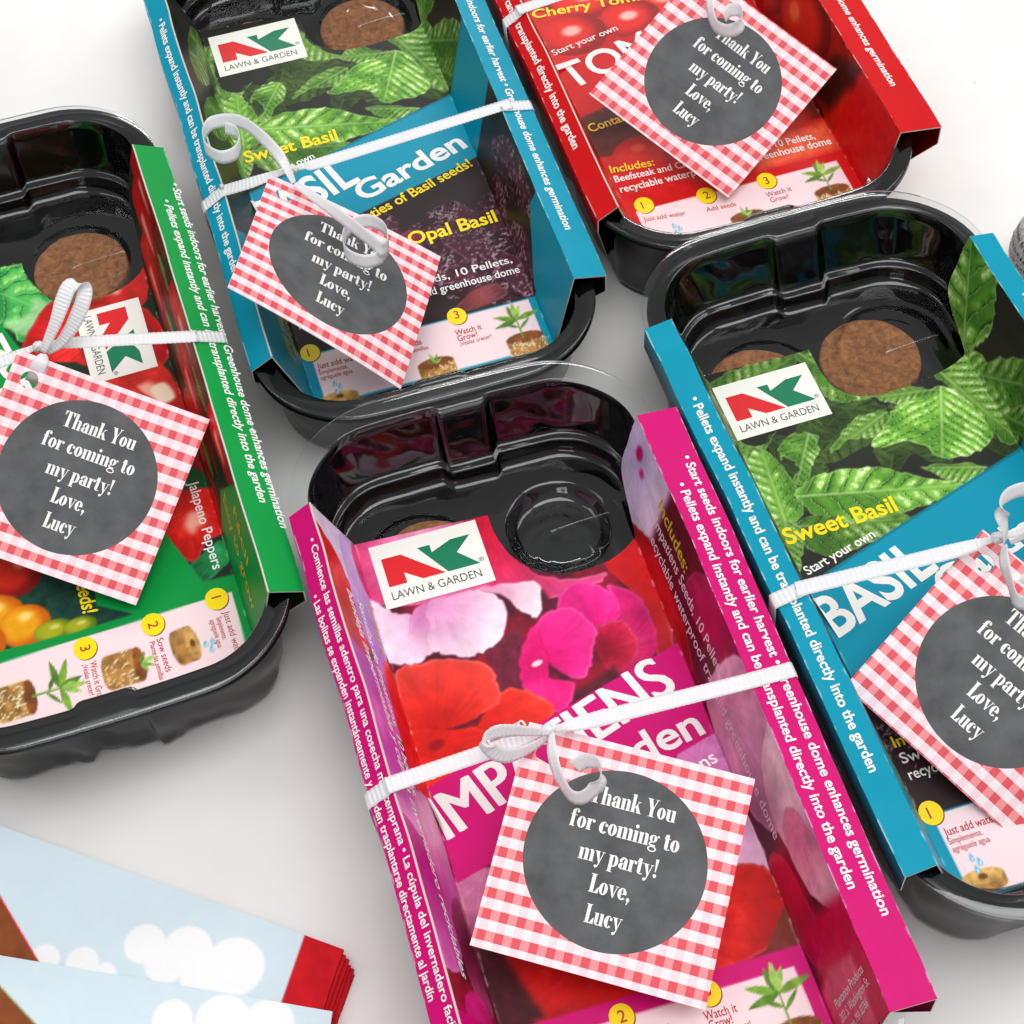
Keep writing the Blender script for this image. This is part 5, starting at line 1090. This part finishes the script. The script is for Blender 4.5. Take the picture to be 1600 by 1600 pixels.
# ------------------------------------------------------------------ napkins at the near left
M_nap = principled('cloud_napkin_paper', (1, 1, 1), .9, .1)
_a = nd(M_nap, 'ShaderNodeAttribute'); _a.attribute_name = 'print'; lk(M_nap, _a.outputs['Color'], M_nap.node_tree.nodes['Principled BSDF'].inputs['Base Color'])
bump_noise(M_nap, 320, .5, .0006, 6)
def build_napkin(corner, ang, lx, ly, z0, th, clouds, red_w, brown, seed, print_=True, bulge=1.0, skew=0.0):
    """folded paper napkin; `corner` is its far right corner, it runs lx to the left along `ang` and ly towards the viewer"""
    res = .6 if print_ else 3.0
    nx, ny = int(lx / res), int(ly / res); a = np.linspace(0, lx, nx + 1); b = np.linspace(0, ly, ny + 1); A, B = np.meshgrid(a, b)
    e = np.array([-math.cos(ang), -math.sin(ang)]); n = np.array([math.sin(ang) * -1.0, math.cos(ang)]) * -1
    n = np.array([math.sin(ang), -math.cos(ang)])
    X = corner[0] + e[0] * A + (n[0] + skew * e[0]) * B; Y = corner[1] + e[1] * A + (n[1] + skew * e[1]) * B
    rg = .5 * (fbm(B * .25 + 30 + seed, B * 0 + seed, seed + 9, 3) - .5) * np.exp(-A / 2); X = X + e[0] * rg; Y = Y + e[1] * rg
    ns = fbm(A * .03 + 10, B * .03 + 10 + seed, seed, 3) - .5
    Z = z0 + bulge * ns + .5 * bulge * sstep(0, 20, A)
    C = np.zeros(A.shape + (3,)); C[:] = rgb(208, 224, 232) * (1 + .03 * (fbm(A * .08 + 3, B * .08 + 3, seed + 3) - .5))[..., None]
    for cx, cy, r in clouds:
        m = sstep(-.5, .5, r - np.hypot(X - cx, Y - cy))[..., None]; C = C * (1 - m) + rgb(241, 241, 241) * m
    if red_w:
        m = (1 - sstep(red_w - .3, red_w + .3, A))[..., None]; C = C * (1 - m) + rgb(198, 28, 38) * (1 + .2 * (fbm(A * .4 + 3, B * .4 + 3, seed + 5) - .5))[..., None] * m
    if brown:
        (x0, y0), (x1, y1), rim = brown
        side = -((X - x0) * (y1 - y0) - (Y - y0) * (x1 - x0)) / math.hypot(x1 - x0, y1 - y0)
        m = sstep(-.3, .3, side)[..., None]; C = C * (1 - m) + np.array(rim) * m
        m = sstep(.25, .6, side)[..., None]; C = C * (1 - m) + rgb(136, 74, 44) * (1 + .2 * (fbm(A * .3, B * .3, seed + 8) - .5))[..., None] * m
    V = np.stack([X, Y, Z], -1).reshape(-1, 3); F = grid_faces(ny + 1, nx + 1)
    # the folded edges round the outside
    per = np.r_[np.arange(0, nx + 1), np.arange(1, ny + 1) * (nx + 1) + nx, ny * (nx + 1) + np.arange(nx - 1, -1, -1), np.arange(ny - 1, 0, -1) * (nx + 1)]
    low = V[per].copy(); low[:, 2] -= th
    b0 = len(V); V = np.concatenate([V, low]); k = len(per); i = np.arange(k); j = (i + 1) % k
    F = np.concatenate([F, np.stack([per[j], per[i], b0 + i, b0 + j], -1)])
    C = C.reshape(-1, 3); C = np.concatenate([C, C[per]])
    me = make_mesh('napkin', V, F[:, ::-1], [M_nap], None, False)
    at = me.color_attributes.new('print', 'FLOAT_COLOR', 'POINT'); at.data.foreach_set('color', np.concatenate([lin(C), np.ones((len(C), 1))], 1).astype(np.float32).ravel())
    return me
angA = math.atan2(-113.5 + 69.3, -54.5 + 153.2)
RED = rgb(214, 40, 48)
# far right corner of every layer, lowest first: the red ends fan out a little
for i, (dx, dy, da) in enumerate([(2.3, -5.0, .03), (2.4, -3.9, .02), (1.6, -3.3, .022), (1.3, -2.0, .012), (.5, -1.3, .01)]):
    z = 1.4 + 1.35 * i
    o = link('napkin', build_napkin((-54.5 + dx, -113.5 + dy), angA - da, 165, 100, z, 1.0, [], 13, None, 40 + i, False, .4, -.1))
    tag(o, ['folded napkin with a red end, lowest in the stack', 'folded napkin with a red end, second lowest in the stack', 'folded napkin with a red end, in the middle of the stack', 'folded napkin with a red end, second under the cloud napkin', 'folded napkin with a red end, just under the cloud napkin'][i], 'napkin', 'stack of folded paper napkins')
cA = [(-109.2, -108.2, 5.7), (-97.5, -111.2, 7.2), (-84.3, -116.6, 8.4), (-91, -119, 8), (-103, -114, 6), (-136.7, -110.6, 4.3), (-126.2, -112.4, 4.6), (-119.7, -116, 3.2)]
o = link('napkin', build_napkin((-54.5, -113.5), angA, 165, 100, 8.2, 1.0, cA, 11.6, ((-138.5, -110.6), (-151.0, -90.7), RED), 50, True, .8, -.1))
tag(o, 'pale blue cloud napkin with a bright red end, on top of the stack', 'napkin', 'stack of folded paper napkins')
angB = math.atan2(-131.8 + 121.3, -57.3 + 95.4)
cB = [(-100.2, -130.9, 5.4), (-86.6, -132.4, 7.3), (-74.3, -134.0, 6.9), (-86, -138, 9), (-98, -137, 6)]
o = link('napkin', build_napkin((-57.3, -131.6), math.atan2(-131.6 + 109.4, -57.3 + 148.7), 180, 90, 10.3, 1.0, cB, 0, ((-137.0, -129.2), (-147.8, -117.8), rgb(150, 160, 96)), 60, True, .7, -.12))
tag(o, 'pale blue cloud napkin lying across the one with the red end', 'napkin', 'stack of folded paper napkins')

# ------------------------------------------------------------------ the small bottle at the right edge
def lathe(prof, n=48):
    th = np.linspace(0, 2 * math.pi, n, endpoint=False)
    R = [np.column_stack([r * np.cos(th), r * np.sin(th), np.full(n, z)]) for r, z in prof]
    return np.concatenate(R), grid_faces(len(R), n, True)
bt = empty('bottle', (191.6, 112, 0)); tag(bt, 'small grey printed bottle with a red base at the right edge', 'bottle')
M_grey = principled('grey_printed_plastic', rgb(178, 172, 172), .6, .3); color_noise(M_grey, 900, rgb(168, 164, 164), rgb(226, 222, 220), .35, .65, 8); bump_noise(M_grey, 300, .3, .0004)
M_white = principled('white_plastic', rgb(222, 218, 214), .4, .4); M_redp = principled('red_plastic', rgb(176, 12, 34), .4, .4)
V, F = lathe([(12, 0), (12.6, .6), (12.8, 8), (12.6, 8.6)]); link('base', make_mesh('base', V, F, [M_redp]), bt)
V, F = lathe([(12.4, 8.6), (13.2, 9), (15, 12.6), (15.6, 13.2)]); link('band', make_mesh('band', V, F, [M_white]), bt)
V, F = lathe([(15.6, 13.2), (16.8, 13.8), (17, 15), (16.9, 19), (16.2, 23), (14.6, 26.6), (12, 29.4), (8.6, 31.2), (4, 32.2), (0.01, 32.4)]); bd = link('body', make_mesh('body', V, F, [M_grey]), bt)
BP = [(13, 16.8), (15, 17), (19, 16.9), (23, 16.2), (26.6, 14.6), (29.4, 12), (31.2, 8.6)]
def on_bottle(a, b, h):
    r = float(np.interp(b, [p[0] for p in BP], [p[1] for p in BP])) + h + .12
    return (r * math.cos(math.pi + a / 17), r * math.sin(math.pi + a / 17), b)
Lb = Letters(on_bottle); Lb.h = .05
for i, s in enumerate(('made from', 'plastic', 'do not eat')): Lb.text(s, (-8, 24 - i * 3.4), (10, 24 - i * 3.4), 1.9, 'black', .0)
Lb.obj('lettering', bd)
